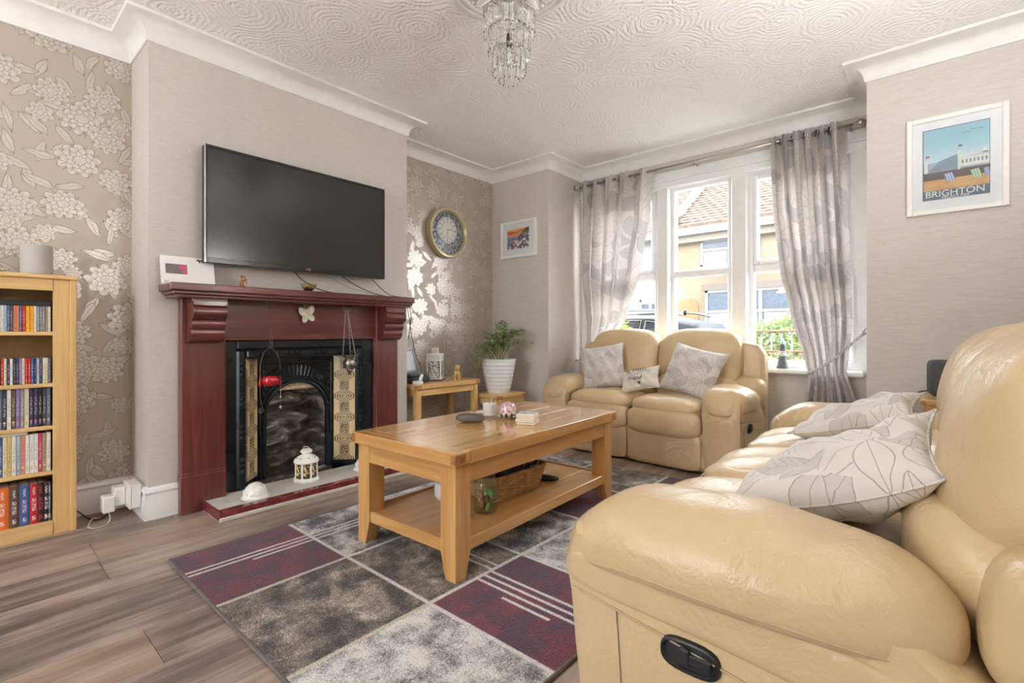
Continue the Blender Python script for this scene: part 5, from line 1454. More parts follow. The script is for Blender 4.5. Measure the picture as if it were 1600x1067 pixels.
def make_sofa(label, n, loc, rotz, sw=0.587, aw=0.265, ky=1.0):
    t = thing('recliner_sofa', label, 'sofa', loc, rotz)
    half = n * sw / 2 + aw
    K = lambda y: y * ky
    MB().box(-half + 0.03, half - 0.03, K(-0.40), K(0.55), 0.012, 0.30, 0.02).build('base', LEATHER, t)
    for i in range(n):
        cx = (i - (n - 1) / 2) * sw; h = sw / 2 - 0.004
        MB().puff((cx, K(-0.405), 0.145), (h, K(0.045), 0.130), 9.0, 12).build('front_panel', LEATHER, t, smooth=180)
        # rolled upper edge of the footrest
        MB().puff((cx, K(-0.375), 0.335), (h, K(0.105), 0.105), 4.0, 14, lambda x, y, z: (x, y - 0.018 * (1 - (z / 0.105) ** 2) * (y < 0) * ky, z)).build('footrest', LEATHER, t, smooth=180)
        def crown(x, y, z, h=h):
            if z > 0: z += 0.030 * (1 - (x / h) ** 2) * (1 - min(1, abs(y / K(0.36))) ** 3)
            z += 0.006 * math.sin(x * 21 + y * 9) * (1 - (x / h) ** 2)
            if y < 0: z -= 0.018 * (y / K(0.36)) ** 4
            return x, y, z
        s_ = MB().puff((cx, K(-0.115), 0.440), (h, K(0.355), 0.060), 4.2, 18, crown).build('seat_cushion', LEATHER, t, smooth=180)
        seam = []
        for k in range(25):
            f = -1 + 2 * k / 24; xx = f * (h - 0.004)
            seam.append((cx + xx, K(-0.115) - K(0.352) * (1 - 0.35 * abs(f) ** 8), 0.438))
        MB().tube(seam, 0.0035, 5).build('piping', SEAM, s_, smooth=180)
        mid = []
        for k in range(17):
            f = -1 + 2 * k / 16; yy = K(-0.115) + f * K(0.30)
            mid.append((cx + 0.0, yy, 0))
        # cross seam over the seat
        cross = []
        for k in range(21):
            f = -1 + 2 * k / 20; xx = f * (h * 0.97); zt = 0.060 * (1 - abs(f) ** 4.2) ** (1 / 4.2) if abs(f) < 1 else 0
            zt += 0.030 * (1 - f ** 2); zt += 0.006 * math.sin(xx * 21 + K(-0.10) * 9) * (1 - f ** 2)
            cross.append((cx + xx, K(-0.215), 0.4395 + zt))
        MB().tube(cross, 0.0022, 5).build('cross_seam', SEAM, s_, smooth=180)
        bwid = (n * sw + 0.20) / n; bc = (i - (n - 1) / 2) * bwid; bh = bwid / 2 - 0.003
        def lean(x, y, z, bh=bh):
            q = 1 - (x / bh) ** 2
            if y < 0: y -= 0.022 * q * max(0, 1 - ((z + 0.05) / 0.24) ** 2) * ky
            z += 0.012 * q
            y += (z * 0.16 + 0.05 * max(0, z / 0.24) ** 3) * ky
            y += 0.008 * math.sin(x * 17 + z * 9 + i * 2) * q * ky
            return x, y, z
        bu = MB().puff((bc, K(0.425), 0.790), (bh, K(0.155), 0.235), 3.6, 20, lean).build('back_cushion', LEATHER, t, smooth=180)
        MB().puff((bc, K(0.335), 0.545), (bh, K(0.150), 0.135), 3.2, 14, lambda x, y, z: (x, y - (0.012 * math.cos(x * 9) if y < 0 else 0) * ky, z)).build('lumbar_cushion', LEATHER, t, smooth=180)
        for s in (-1, 1):
            sm = []
            for k in range(25):
                f = -1 + 2 * k / 24; z = 0.225 * f
                yy = -K(0.155) * (max(0.0, 1 - abs(f) ** 3.6 - 0.985 ** 3.6)) ** (1 / 3.6)
                x, y, zz = lean(s * bh * 0.985, yy, z)
                sm.append((bc + x * 1.003, K(0.425) + y, 0.790 + zz))
            MB().tube(sm[2:-2], 0.0016, 5).build('seam', SEAM, bu, smooth=180)
    MB().puff((0, K(0.53), 0.475), (half - 0.02, K(0.085), 0.455), 12.0, 14).build('back_shell', LEATHER, t, smooth=60)
    for s in (-1, 1):
        ax = s * (half - aw / 2)
        am = thing('arm', None, None); am.parent = t
        # arm side: a slab whose front edge curves in towards the floor
        pr = []
        for (y, z) in ((-0.400, 0.012), (-0.425, 0.12), (-0.440, 0.24), (-0.452, 0.36), (-0.470, 0.44), (-0.440, 0.53), (-0.2, 0.545), (0.1, 0.535), (0.22, 0.50), (0.33, 0.42), (0.46, 0.34), (0.46, 0.012)):
            pr.append((K(y), z))
        x0, x1 = (ax - aw / 2 + 0.006, ax + aw / 2 - 0.006)
        b_ = MB()
        ins = 0.022
        cyc, czc = K(-0.02), 0.28
        small = [(cyc + (y - cyc) * 0.955, czc + (z - czc) * 0.94) for y, z in pr]
        b_.loft([[(x0, y, z) for y, z in small], [(x0 + ins, y, z) for y, z in pr], [(x1 - ins, y, z) for y, z in pr], [(x1, y, z) for y, z in small]])
        b_.build('arm_side', LEATHER, am, smooth=50)
        def droop(x, y, z):
            v = y / ky
            if v < -0.10: z -= 0.075 * ((-0.10 - v) / 0.28) ** 2.2
            if v > 0.10: z -= 0.045 * ((v - 0.10) / 0.28) ** 2
            if x * s > 0: z -= 0.030 * (abs(x) / 0.15) ** 2
            wv = 0.005 * math.sin(v * 23 + 1.0) * (1 if z > 0 else 0)
            return x * (1 - 0.10 * max(0, v / 0.38) ** 2), y, z + wv
        pad = MB().puff((ax, K(-0.105), 0.540), (aw / 2 + 0.030, K(0.385), 0.086), 2.9, 20, droop).build('arm_pad', LEATHER, am, smooth=180)
        for sd in (s, ):
            sm = []
            for k in range(31):
                f = -0.93 + 1.84 * k / 30
                yy = K(0.385) * f; zz = -0.030
                xx = (aw / 2 + 0.030) * max(0.0, 1 - abs(f) ** 2.9 - (0.030 / 0.086) ** 2.9) ** (1 / 2.9) * sd
                p = droop(xx, yy, zz)
                sm.append((ax + p[0] + sd * 0.0005, K(-0.105) + p[1], 0.540 + p[2]))
            MB().tube(sm, 0.0022, 5).build('seam', SEAM, am, smooth=180)
        ux = s * (half - 0.0045)
        # welt strip under the pad and the curved panel seam
        MB().puff((ux - s * 0.010, K(-0.06), 0.425), (0.016, K(0.385), 0.050), 5, 12, lambda x, y, z: (x, y, z - 0.085 * (y / ky / 0.385) * 0.35 - 0.02 * (y / ky / .385) ** 2)).build('side_welt', LEATHER, am, smooth=180)
        MB().tube(smoothpath([(ux, K(-0.43), 0.385), (ux + s * .001, K(-0.2), 0.355), (ux + s * .001, K(0.0), 0.325), (ux, K(0.22), 0.290), (ux, K(0.42), 0.300)]), 0.0028, 5).build('seam', SEAM, am, smooth=180)
        MB().tube([(ux + s * 0.001, K(-0.315), 0.37), (ux + s * 0.001, K(-0.290), 0.03)], 0.0022, 5).build('seam', SEAM, am, smooth=180)
        MB().puff((s * (half - 0.135), K(0.440), 0.545), (0.130, K(0.150), 0.125), 3.0, 12, lambda x, y, z: (x, y + z * 0.12 * ky, z)).build('back_wing', LEATHER, am, smooth=180)
        hd = thing('recliner_handle', None, None, (s * (half - 0.003), K(-0.145), 0.335)); hd.parent = am
        # oval plate with a recessed lever
        def oval(a, b2, n_=28, e=3.0):
            out = []
            for k in range(n_):
                th = 2 * PI * k / n_; c_, s2 = math.cos(th), math.sin(th); L = (abs(c_) ** e + abs(s2) ** e) ** (1 / e)
                out.append((a * c_ / L, b2 * s2 / L))
            return out
        rings = [[(s * xx, y * K(1), z) for y, z in oval(a, b2)] for xx, a, b2 in ((-0.003, 0.062, 0.034), (0.006, 0.060, 0.032), (0.007, 0.056, 0.028), (0.001, 0.050, 0.024), (0.001, 0.002, 0.001))]
        MB().loft(rings).build('plate', HANDLE, hd, smooth=40)
        MB().box(s * 0.001, s * 0.009, K(-0.012), K(0.046), -0.012, 0.010, 0.003).box(s * 0.001, s * 0.011, K(-0.022), K(0.004), -0.018, 0.018, 0.004).build('lever', HANDLE, hd)
    for sx in (-1, 1):
        for y in (-0.30, 0.45): MB().lathe([(0.001, 0), (0.024, 0), (0.024, 0.02), (0.001, 0.02)], 12, (sx * (half - 0.14), K(y), 0)).build('foot', BLACK, t)
    return t


make_sofa('two-seat cream leather recliner sofa in the bay window', 2, (1.355, 3.775, 0), R(-1.8), 0.587, 0.265, 0.67)
make_sofa('three-seat cream leather recliner sofa facing the fireplace', 3, (2.950, 2.125, 0), R(-90), 0.580, 0.262, 1.0)


# ------------------------------------------------------------------ cushions
CLOTH = mat_leaf_cloth('leaf_print_cushion_cloth', 7.0, base=(206, 200, 193), dark=(178, 172, 168), ink=(132, 124, 118))
CLOTH2 = mat_leaf_cloth('leaf_print_cushion_cloth_b', 7.0, base=(208, 201, 193), dark=(184, 176, 170), ink=(120, 112, 106))


def cushion(label, loc, rot, w, h, th, mat, seed, flop=0.0, name='cushion'):
    t = thing(name, label, 'cushion', loc, 0, rot=rot)
    n = 26; vs = []; fs = []
    rnd = random.Random(seed); ph = [rnd.uniform(0, 6) for _ in range(6)]
    def pt(i, j, s):
        u = -1 + 2 * i / n; v = -1 + 2 * j / n
        pin = 1 - 0.10 * (1 - abs(v) ** 2.2) * abs(u) ** 3; pin2 = 1 - 0.10 * (1 - abs(u) ** 2.2) * abs(v) ** 3
        T = (max(0, 1 - abs(u) ** 2.4) * max(0, 1 - abs(v) ** 2.4)) ** 0.55
        z = s * th / 2 * T
        wr = 0.010 * math.sin(u * 5 + v * 3.5 + ph[0]) + 0.008 * math.sin(v * 9 - u * 4 + ph[1]) + 0.006 * math.sin(u * 13 + v * 7 + ph[2])
        z += s * wr * T
        z += flop * (u * u - 0.35) + flop * 0.6 * u * v
        return (w / 2 * u * pin, h / 2 * v * pin2, z)
    idx = {}
    for s in (1, -1):
        for i in range(n + 1):
            for j in range(n + 1):
                edge = i in (0, n) or j in (0, n)
                key = (i, j, 0 if edge else s)
                if key not in idx: idx[key] = len(vs); vs.append(pt(i, j, 0 if edge else s))
        for i in range(n):
            for j in range(n):
                q = []
                for a, b2 in ((i, j), (i + 1, j), (i + 1, j + 1), (i, j + 1)):
                    e2 = a in (0, n) or b2 in (0, n); q.append(idx[a, b2, 0 if e2 else s])
                fs.append(q if s > 0 else q[::-1])
    MB().add(vs, fs).build('cover', mat, t, smooth=180)
    bd = [pt(i, 0, 0) for i in range(n)] + [pt(n, j, 0) for j in range(n)] + [pt(n - i, n, 0) for i in range(n)] + [pt(0, n - j, 0) for j in range(n)]
    MB().tube(bd, 0.0035, 5, True).build('seam', mat, t, smooth=180)
    return t


def face(x, y, z): return (x, y, z)
cushion('leaf-print cushion leaning on the two-seat sofa arm beside the corner plant', (0.940, 3.812, 0.700), (R(72), R(-9), R(14)), 0.40, 0.40, 0.14, CLOTH, 1)
cushion('leaf-print cushion tilted on its corner on the two-seat sofa by the lighthouse', (1.755, 3.772, 0.705), (R(68), R(13), R(-4)), 0.43, 0.40, 0.15, CLOTH, 2)
cw = mat_white('cream_cotton', (226, 220, 206), 0.85)
tc = cushion('small cream cushion lettered with a friendship phrase on two-seat sofa', (1.345, 3.717, 0.618), (R(62), R(-13), R(2)), 0.34, 0.19, 0.10, cw, 3)
INK = plain((58, 56, 60), 0.7, 0, 0.0, 'dark_print')
text('lettering', 'BLESSED', 0.046, INK, tc, (0.0, 0.050, 0.068), (R(-14), 0, 0), sx=1.0)
text('lettering', 'is a', 0.024, INK, tc, (0.0, 0.018, 0.074), (R(-4), 0, 0))
text('lettering', 'Friend', 0.048, INK, tc, (-0.015, -0.016, 0.073), (R(6), 0, 0), shear=0.3)
MB().prism([(0, -0.014), (0.012, 0.0), (0.010, 0.007), (0.004, 0.008), (0, 0.003), (-0.004, 0.008), (-0.010, 0.007), (-0.012, 0.0)], 2, 0, 0.0006).build('heart_print', INK, tc, (0.02, -0.054, 0.058), (R(14), 0, 0), smooth=0)
cushion('large crumpled leaf-print cushion slumped against the handled arm of the three-seat sofa', (2.988, 1.535, 0.634), (R(7), R(-25), R(-3)), 0.47, 0.46, 0.17, CLOTH2, 4, 0.03)
cushion('leaf-print cushion lying tilted on three-seat sofa beside the corner table', (2.92, 2.66, 0.620), (R(4), R(-20), R(-6)), 0.46, 0.44, 0.15, CLOTH2, 5, 0.02)

# ------------------------------------------------------------------ curtains
CURT = mat_leaf_cloth('leaf_print_curtain', 4.6, True, 0.20, base=(190, 183, 180), dark=(150, 144, 146), ink=(116, 110, 112))
YC, ZR = 4.205, 2.475


def interp(tab, z):
    for (a, va), (b2, vb) in zip(tab, tab[1:]):
        if a >= z >= b2:
            f = (a - z) / (a - b2); f = f * f * (3 - 2 * f) * 0.5 + f * 0.5
            return va + (vb - va) * f
    return tab[-1][1] if z < tab[-1][0] else tab[0][1]


def curtain(label, left, right, amp, folds, seed, uspan, skew=1.0, yt=((9, YC), (1.1, YC), (0.7, 4.185), (0, 4.185))):
    t = thing('curtain', label, 'curtain', (0, 0, 0))
    nu, nv = 150, 90
    me = bpy.data.meshes.new('cloth'); vs = []; fs = []; uv = []
    zt, zb = 2.525, 0.015
    for j in range(nv + 1):
        z = zt + (zb - zt) * j / nv
        xl, xr, am = interp(left, z), interp(right, z), interp(amp, z)
        for i in range(nu + 1):
            u = i / nu; uu = u ** skew
            ph = 2 * PI * folds * u
            x = xl + (xr - xl) * uu + 0.012 * math.sin(ph * 2 + seed) * am / 0.05
            y = interp(yt, z) + am * math.sin(ph + seed) + 0.25 * am * math.sin(ph * 2.3 + z * 1.7 + seed * 3)
            sag = -0.012 * (1 - math.cos(ph * 2 + seed * 2)) * max(0, (z - 2.3) / 0.225)
            vs.append((x, y, z + sag)); uv.append((u * uspan, z))
    for j in range(nv):
        for i in range(nu):
            a = j * (nu + 1) + i; fs.append((a, a + 1, a + nu + 2, a + nu + 1))
    me.from_pydata(vs, [], fs); L = me.uv_layers.new(name='cloth')
    for p in me.polygons:
        for li in p.loop_indices: L.data[li].uv = uv[me.loops[li].vertex_index]
    me.polygons.foreach_set('use_smooth', [True] * len(me.polygons)); me.materials.append(CURT)
    o = bpy.data.objects.new('cloth', me); COL.objects.link(o); o.parent = t
    # eyelet rings where the cloth crosses the pole
    ring = None
    for k in range(folds * 2):
        u = (k + 0.5) / (folds * 2) - seed / (2 * PI * folds)
        if not 0.02 < u < 0.98: continue
        x = interp(left, ZR) + (interp(right, ZR) - interp(left, ZR)) * u ** skew
        if ring is None:
            ring = MB().tube([(0, 0.026 * math.cos(2 * PI * q / 20), 0.026 * math.sin(2 * PI * q / 20)) for q in range(20)], 0.005, 6, True).build('eyelet', CHROME, t, (x, YC, ZR), (0, 0, 0.5), smooth=180)
        else: share(ring, 'eyelet', t, (x, YC, ZR), (0, 0, 0.5 * (-1) ** k))
    return t


curtain('leaf-print eyelet curtain tied back beside the corner picture', [(2.53, 0.465), (1.6, 0.455), (0.9, 0.47), (0.68, 0.475), (0.4, 0.46), (0, 0.44)],
        [(2.53, 1.215), (2.1, 1.175), (1.6, 1.085), (1.2, 0.935), (0.95, 0.80), (0.70, 0.60), (0.55, 0.58), (0.3, 0.62), (0, 0.66)],
        [(2.53, 0.050), (1.6, 0.045), (1.10, 0.022), (0.70, 0.016), (0.5, 0.018), (0, 0.02)], 5, 0.6, 1.55, 1.35, ((9, YC), (1.60, YC), (1.10, 4.280), (0, 4.282)))
curtain('leaf-print eyelet curtain tied back with rope beside the framed poster', [(2.53, 2.185), (2.0, 2.205), (1.5, 2.255), (1.15, 2.325), (0.8, 2.43), (0.68, 2.455), (0.5, 2.43), (0, 2.38)],
        [(2.53, 2.665), (1.6, 2.70), (1.1, 2.72), (0.85, 2.70), (0.72, 2.69), (0.5, 2.74), (0, 2.78)],
        [(2.53, 0.050), (1.5, 0.045), (0.9, 0.034), (0.72, 0.022), (0.5, 0.030), (0, 0.045)], 6, 1.4, 1.55)
rd = thing('curtain_pole', 'brushed nickel curtain pole with ball finials across the bay', 'curtain pole', (0, 0, 0))
MB().tube([(0.425, YC, ZR), (2.755, YC, ZR)], 0.0115, 12).build('pole', STEEL, rd, smooth=180)
for s, x in ((-1, 0.42), (1, 2.76)):
    MB().lathe([(0.001, 0.052), (0.014, 0.048), (0.026, 0.034), (0.030, 0.018), (0.026, 0.0), (0.016, -0.010), (0.014, -0.026), (0.001, -0.026)], 20).build('finial', STEEL, rd, (x, YC, ZR), (0, s * R(90), 0), smooth=60)
for x in (0.455, 1.60, 2.715):
    MB().tube([(x, YC, ZR - 0.016), (x, YB, ZR - 0.016)], 0.006, 8).lathe([(0.001, 0), (0.022, 0), (0.022, 0.006), (0.001, 0.006)], 14, (0, 0, 0)).build('bracket', STEEL, rd) if False else MB().tube([(x, YC, ZR - 0.016), (x, YB + 0.002, ZR - 0.016)], 0.006, 8).box(x - 0.016, x + 0.016, YB - 0.006, YB + 0.002, ZR - 0.045, ZR + 0.012, 0.003).tube([(x, YC, ZR - 0.045), (x, YC, ZR - 0.010)], 0.004, 6).build('bracket', STEEL, rd)
ROPE = plain((196, 192, 190), 0.7, 0, 0.2, 'grey_rope')
def rope(label, pts, tassel, hook):
    t = thing('curtain_tieback', label, 'tieback', (0, 0, 0))
    P = smoothpath(pts, 10)
    for k in range(2):
        Q = []
        for i, p in enumerate(P):
            a = i * 0.9 + k * PI; Q.append(p + Vector((0.004 * math.cos(a), 0, 0.006 * math.sin(a))))
        MB().tube(Q, 0.0062, 6).build('strand', ROPE, t, smooth=180)
    MB().tube([hook, (hook[0] - (0.03 if hook[0] > 2 else -0.03), hook[1] - 0.01, hook[2])], 0.006, 8).puff(hook, (0.006, 0.016, 0.016), 2, 5).build('hook', STEEL, t)
    return t
rope('twisted grey rope tieback with knotted end beside the framed poster', [(2.46, 4.13, 0.70), (2.50, 4.115, 0.72), (2.58, 4.11, 0.775), (2.66, 4.13, 0.85), (2.72, 4.16, 0.915), (2.775, 4.19, 0.975), (2.80, 4.20, 1.0)], None, (2.846, 4.20, 0.985))
t = rope('twisted grey rope tieback gathering the curtain behind the two-seat sofa', [(0.60, 4.262, 0.66), (0.57, 4.250, 0.655), (0.50, 4.249, 0.67), (0.44, 4.243, 0.70), (0.40, 4.235, 0.72)], None, (0.381, 4.23, 0.72))
MB().tube(smoothpath([(2.785, 4.19, 0.985), (2.80, 4.185, 1.02), (2.815, 4.18, 1.03)], 4), 0.006, 6).build('knot_end', ROPE, bpy.data.objects['curtain_tieback'], smooth=180)
MB().tube(smoothpath([(2.785, 4.19, 0.985), (2.815, 4.18, 0.995), (2.835, 4.175, 1.0)], 4), 0.006, 6).build('knot_end', ROPE, bpy.data.objects['curtain_tieback'], smooth=180)

# ------------------------------------------------------------------ lighthouse on the window board
lh = thing('lighthouse_ornament', 'small grey and white wooden lighthouse on the window board', 'ornament', (2.265, 4.29, 0.722))
SL = plain((92, 98, 106), 0.6, 0, 0.2); LWH = plain((212, 212, 208), 0.6, 0, 0.1)
MB().lathe([(0.001, 0), (0.045, 0), (0.044, 0.008), (0.036, 0.022), (0.024, 0.095), (0.001, 0.095)], 20).build('tower', SL, lh, smooth=30)
MB().lathe([(0.0245, 0.095), (0.038, 0.10), (0.038, 0.112), (0.024, 0.115), (0.024, 0.138), (0.001, 0.138)], 20).build('gallery', LWH, lh, smooth=30)
MB().lathe([(0.026, 0.138), (0.030, 0.140), (0.030, 0.146), (0.020, 0.150), (0.018, 0.170), (0.026, 0.172), (0.016, 0.190), (0.004, 0.196), (0.004, 0.208), (0.001, 0.210)], 20).build('lamp_house', SL, lh, smooth=30)

# ------------------------------------------------------------------ speaker on the corner table behind the sofa
sp2 = thing('corner_table', 'small oak table in the corner behind the three-seat sofa', 'side table', (3.32, 3.47, 0))
simple_table(sp2, 0.40, 0.40, 0.66, 0.03, 0.045, 0.012, 0.06, PT)
spk = thing('speaker', 'black rounded speaker on the corner table behind the sofa', 'speaker', (3.245, 3.50, 0.66), R(12))
SPG = plain((66, 68, 70), 0.7, 0, 0.15)
MB().puff((0, 0, 0.10), (0.10, 0.055, 0.095), 9.0, 12).build('grille', SPG, spk, smooth=60); MB().box(-0.085, 0.085, -0.045, 0.045, 0.0, 0.03, 0.01).build('foot', BLACK, spk)
tag(MB().tube(smoothpath([(3.16, 3.50, 0.69), (3.10, 3.50, 0.67), (3.06, 3.52, 0.62), (3.05, 3.56, 0.45), (3.06, 3.62, 0.15), (3.08, 3.66, 0.01)]), 0.004, 6).build('speaker_cable', CABLE, smooth=180), 'black lead arching from the speaker down to the floor', 'cable')

# ------------------------------------------------------------------ ceiling rose and chandelier
RCX, RCY = 1.635, 1.765
ro = thing('ceiling_rose', 'round white plaster ceiling rose with scrolled relief above the chandelier', 'ceiling rose', (RCX, RCY, H))
MB().lathe([(0.30, 0.004), (0.30, -0.006), (0.292, -0.014), (0.280, -0.014), (0.272, -0.006), (0.262, -0.006), (0.254, -0.016), (0.240, -0.016), (0.232, -0.006), (0.12, -0.010), (0.10, -0.022), (0.06, -0.026), (0.045, -0.040), (0.001, -0.042)], 56, cap0=False).build('disc', CORN, ro, smooth=40)
lf = MB()
lf.puff((0.165, 0, -0.012), (0.055, 0.030, 0.012), 2.2, 6, lambda x, y, z: (x, y * (1 - 0.5 * x / 0.055), z)); lf.puff((0.165, 0, -0.020), (0.045, 0.006, 0.010), 2.2, 5)
lo = lf.build('acanthus_leaf', CORN, ro, smooth=180)
sc_ = MB().tube([(0.19 + 0.028 * (1 - i / 30) * math.cos(i * 0.42), 0.075 + 0.028 * (1 - i / 30) * math.sin(i * 0.42), -0.010) for i in range(28)], 0.007, 6).build('scroll', CORN, ro, smooth=180)
for k in range(1, 8):
    share(lo, 'acanthus_leaf', ro, rot=(0, 0, k * PI / 4)); share(sc_, 'scroll', ro, rot=(0, 0, k * PI / 4))
bead = MB().puff((0.222, 0, -0.008), (0.009, 0.009, 0.008), 2, 4).build('bead', CORN, ro, smooth=180)
for k in range(1, 48): share(bead, 'bead', ro, rot=(0, 0, k * 2 * PI / 48))
chd = thing('chandelier', 'small tiered crystal chandelier hanging from the ceiling rose', 'chandelier', (RCX, RCY, 2.17))
MB().tube([(0, 0, 0.505), (0, 0, 0.20)], 0.003, 6).lathe([(0.001, 0.455), (0.035, 0.455), (0.030, 0.468), (0.001, 0.470)], 16).build('stem', CHROME, chd, smooth=60)
bar = MB()
bar.lathe([(0.0005, -0.002), (0.006, -0.010), (0.006, -0.085), (0.0005, -0.095)], 4).build  # shape only
tiers = ((0.122, 0.345, 26, 0.105), (0.100, 0.255, 22, 0.105), (0.078, 0.165, 18, 0.10), (0.050, 0.13, 12, 0.105))
proto = MB().lathe([(0.0008, 0.0), (0.0065, -0.010), (0.0065, -0.088), (0.0008, -0.098)], 6).build('crystal_prism', CRYSTAL, chd, (tiers[0][0], 0, tiers[0][1]), smooth=0)
octa = MB().lathe([(0.0008, 0.008), (0.007, 0.0), (0.0008, -0.008)], 6).build('crystal_bead', CRYSTAL, chd, (tiers[0][0], 0, tiers[0][1] + 0.008), smooth=0)
for ti, (r_, z_0, cnt, L_) in enumerate(tiers):
    MB().tube([(r_ * math.cos(2 * PI * q / 40), r_ * math.sin(2 * PI * q / 40), z_0 + 0.016) for q in range(40)], 0.0024, 6, True).build('hoop', CHROME, chd, smooth=180)
    MB().tube([(-r_, 0, z_0 + 0.016), (r_, 0, z_0 + 0.016)], 0.0016, 5).tube([(0, -r_, z_0 + 0.016), (0, r_, z_0 + 0.016)], 0.0016, 5).build('spoke', CHROME, chd)
    for q in range(cnt):
        a = 2 * PI * q / cnt + ti * 0.1
        p = (r_ * math.cos(a), r_ * math.sin(a))
        if not (ti == 0 and q == 0):
            share(proto, 'crystal_prism', chd, (p[0], p[1], z_0), (0, 0, a)); share(octa, 'crystal_bead', chd, (p[0], p[1], z_0 + 0.008), (0, 0, a))
MB().tube([(0, 0, 0.20), (0, 0, 0.26)], 0.012, 10).puff((0, 0, 0.235), (0.016, 0.016, 0.022), 2.2, 6).build('lamp_holder', plain((70, 62, 56), 0.3, 0.7), chd, smooth=60)
MB().tube([(-0.122, 0, 0.36)] + [(0.122 * math.cos(PI - PI * q / 12), 0, 0.36 + 0.09 * math.sin(PI * q / 12)) for q in range(13)] + [(0.122, 0, 0.36)], 0.0018, 5).build('top_bow', CHROME, chd, smooth=180)
MB().tube([(0, -0.122, 0.36)] + [(0, 0.122 * math.cos(PI - PI * q / 12), 0.36 + 0.09 * math.sin(PI * q / 12)) for q in range(13)] + [(0, 0.122, 0.36)], 0.0018, 5).build('top_bow', CHROME, chd, smooth=180)

# ------------------------------------------------------------------ the street outside
GZ = -0.40
def ext(o, label, cat, group=None): return tag(o, label, cat, group)
structure(MB().box(-30, 30, 4.5, 40, GZ - 0.1, GZ).build('ground', plain((206, 203, 198), 0.85, 0, 0.15)))
structure(MB().box(-30, 30, 6.6, 13.2, GZ, GZ + 0.004).build('road', plain((150, 150, 150), 0.85, 0, 0.2)))
structure(MB().box(-30, 30, -30, -2.7, GZ - 0.1, GZ).build('ground_rear', plain((176, 172, 164), 0.85, 0, 0.2)))
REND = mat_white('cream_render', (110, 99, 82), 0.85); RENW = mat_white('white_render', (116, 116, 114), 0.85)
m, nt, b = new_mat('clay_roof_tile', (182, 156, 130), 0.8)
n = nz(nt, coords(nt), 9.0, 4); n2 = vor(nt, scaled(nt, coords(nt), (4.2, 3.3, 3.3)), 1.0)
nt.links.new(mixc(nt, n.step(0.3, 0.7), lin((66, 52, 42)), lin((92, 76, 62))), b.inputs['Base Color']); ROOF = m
WFR = plain((130, 132, 134), 0.35, 0, 0.02); DARKBK = plain((70, 80, 92), 0.5, 0, 0.3, 'dark_room_backing'); NET = plain((130, 132, 136), 0.8, 0, 0.15)

# the terrace this room belongs to: the storey above and the neighbours on both sides
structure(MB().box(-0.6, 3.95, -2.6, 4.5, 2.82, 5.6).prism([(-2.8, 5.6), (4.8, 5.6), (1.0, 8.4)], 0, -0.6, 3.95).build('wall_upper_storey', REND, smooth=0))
for k, (a, c) in enumerate(((-25.0, -0.62), (3.97, 25.0))):
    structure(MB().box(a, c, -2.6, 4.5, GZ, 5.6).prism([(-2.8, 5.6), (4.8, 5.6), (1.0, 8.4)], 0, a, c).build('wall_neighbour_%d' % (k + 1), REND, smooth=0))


def ext_window(t, x0, x1, z0, z1, y, cols, top=0.35, net=True):
    w = thing('house_window', None, None, (0.5 * (x0 + x1), y, z0)); w.parent = t
    W_, Hh = (x1 - x0) / 2, z1 - z0; f = 0.07
    MB().box(-W_, W_, -0.04, 0.05, 0, f).box(-W_, W_, -0.04, 0.05, Hh - f, Hh).box(-W_, -W_ + f, -0.04, 0.05, 0, Hh).box(W_ - f, W_, -0.04, 0.05, 0, Hh).build('frame', WFR, w, smooth=0)
    cw_ = 2 * W_ / cols
    for k in range(1, cols): MB().box(-W_ + k * cw_ - 0.045, -W_ + k * cw_ + 0.045, -0.05, 0.05, 0, Hh).build('mullion', WFR, w, smooth=0)
    zt = Hh * (1 - top)
    MB().box(-W_, W_, -0.045, 0.05, zt - 0.035, zt + 0.035).build('transom', WFR, w, smooth=0)
    for k in range(cols):
        a, c = -W_ + k * cw_ + 0.03, -W_ + (k + 1) * cw_ - 0.03
        MB().box(a, c, -0.036, -0.030, 0.03, zt).build('pane', PANE, w, smooth=0); MB().box(a, c, -0.036, -0.030, zt, Hh - 0.03).build('pane', PANE, w, smooth=0); MB().box(a, c, -0.012, -0.004, 0.03, Hh - 0.03).build('dark_backing', DARKBK, w, smooth=0)  # dark sheet behind the panes stands in for the unlit room
        if net:
            g = []
            nn = 24
            for i in range(nn + 1): g.append((a + 0.06 + (c - a - 0.12) * i / nn, -0.021 + 0.004 * math.sin(i * 1.9)))
            MB().loft([[(p[0], p[1], 0.08) for p in g], [(p[0], p[1], zt - 0.05) for p in g]], False, False, closed=False).build('net_curtain', NET, w, smooth=180, recalc=False)
    MB().box(-W_ - 0.08, W_ + 0.08, -0.14, 0.03, -0.09, 0.0).build('sill', WFR, w, smooth=0)
    return w


def roof_mesh(x0, x1, y0, z0, y1, z1, rows):
    mb = MB(); n = int((x1 - x0) / 0.06)
    for r_ in range(rows):
        f0, f1 = r_ / rows, (r_ + 1.12) / rows
        a = []; c = []; a2 = []
        for i in range(n + 1):
            x = x0 + (x1 - x0) * i / n; wv = 0.025 * abs(math.sin(PI * (x / 0.30 + 0.5 * (r_ % 2))))
            a.append((x, y0 + (y1 - y0) * f0, z0 + (z1 - z0) * f0 + 0.075 + wv)); a2.append((x, y0 + (y1 - y0) * f0, z0 + (z1 - z0) * f0 - 0.02)); c.append((x, y0 + (y1 - y0) * f1, z0 + (z1 - z0) * f1 + 0.02 + wv))
        mb.loft([a2, a, c], False, False, closed=False)
    return mb


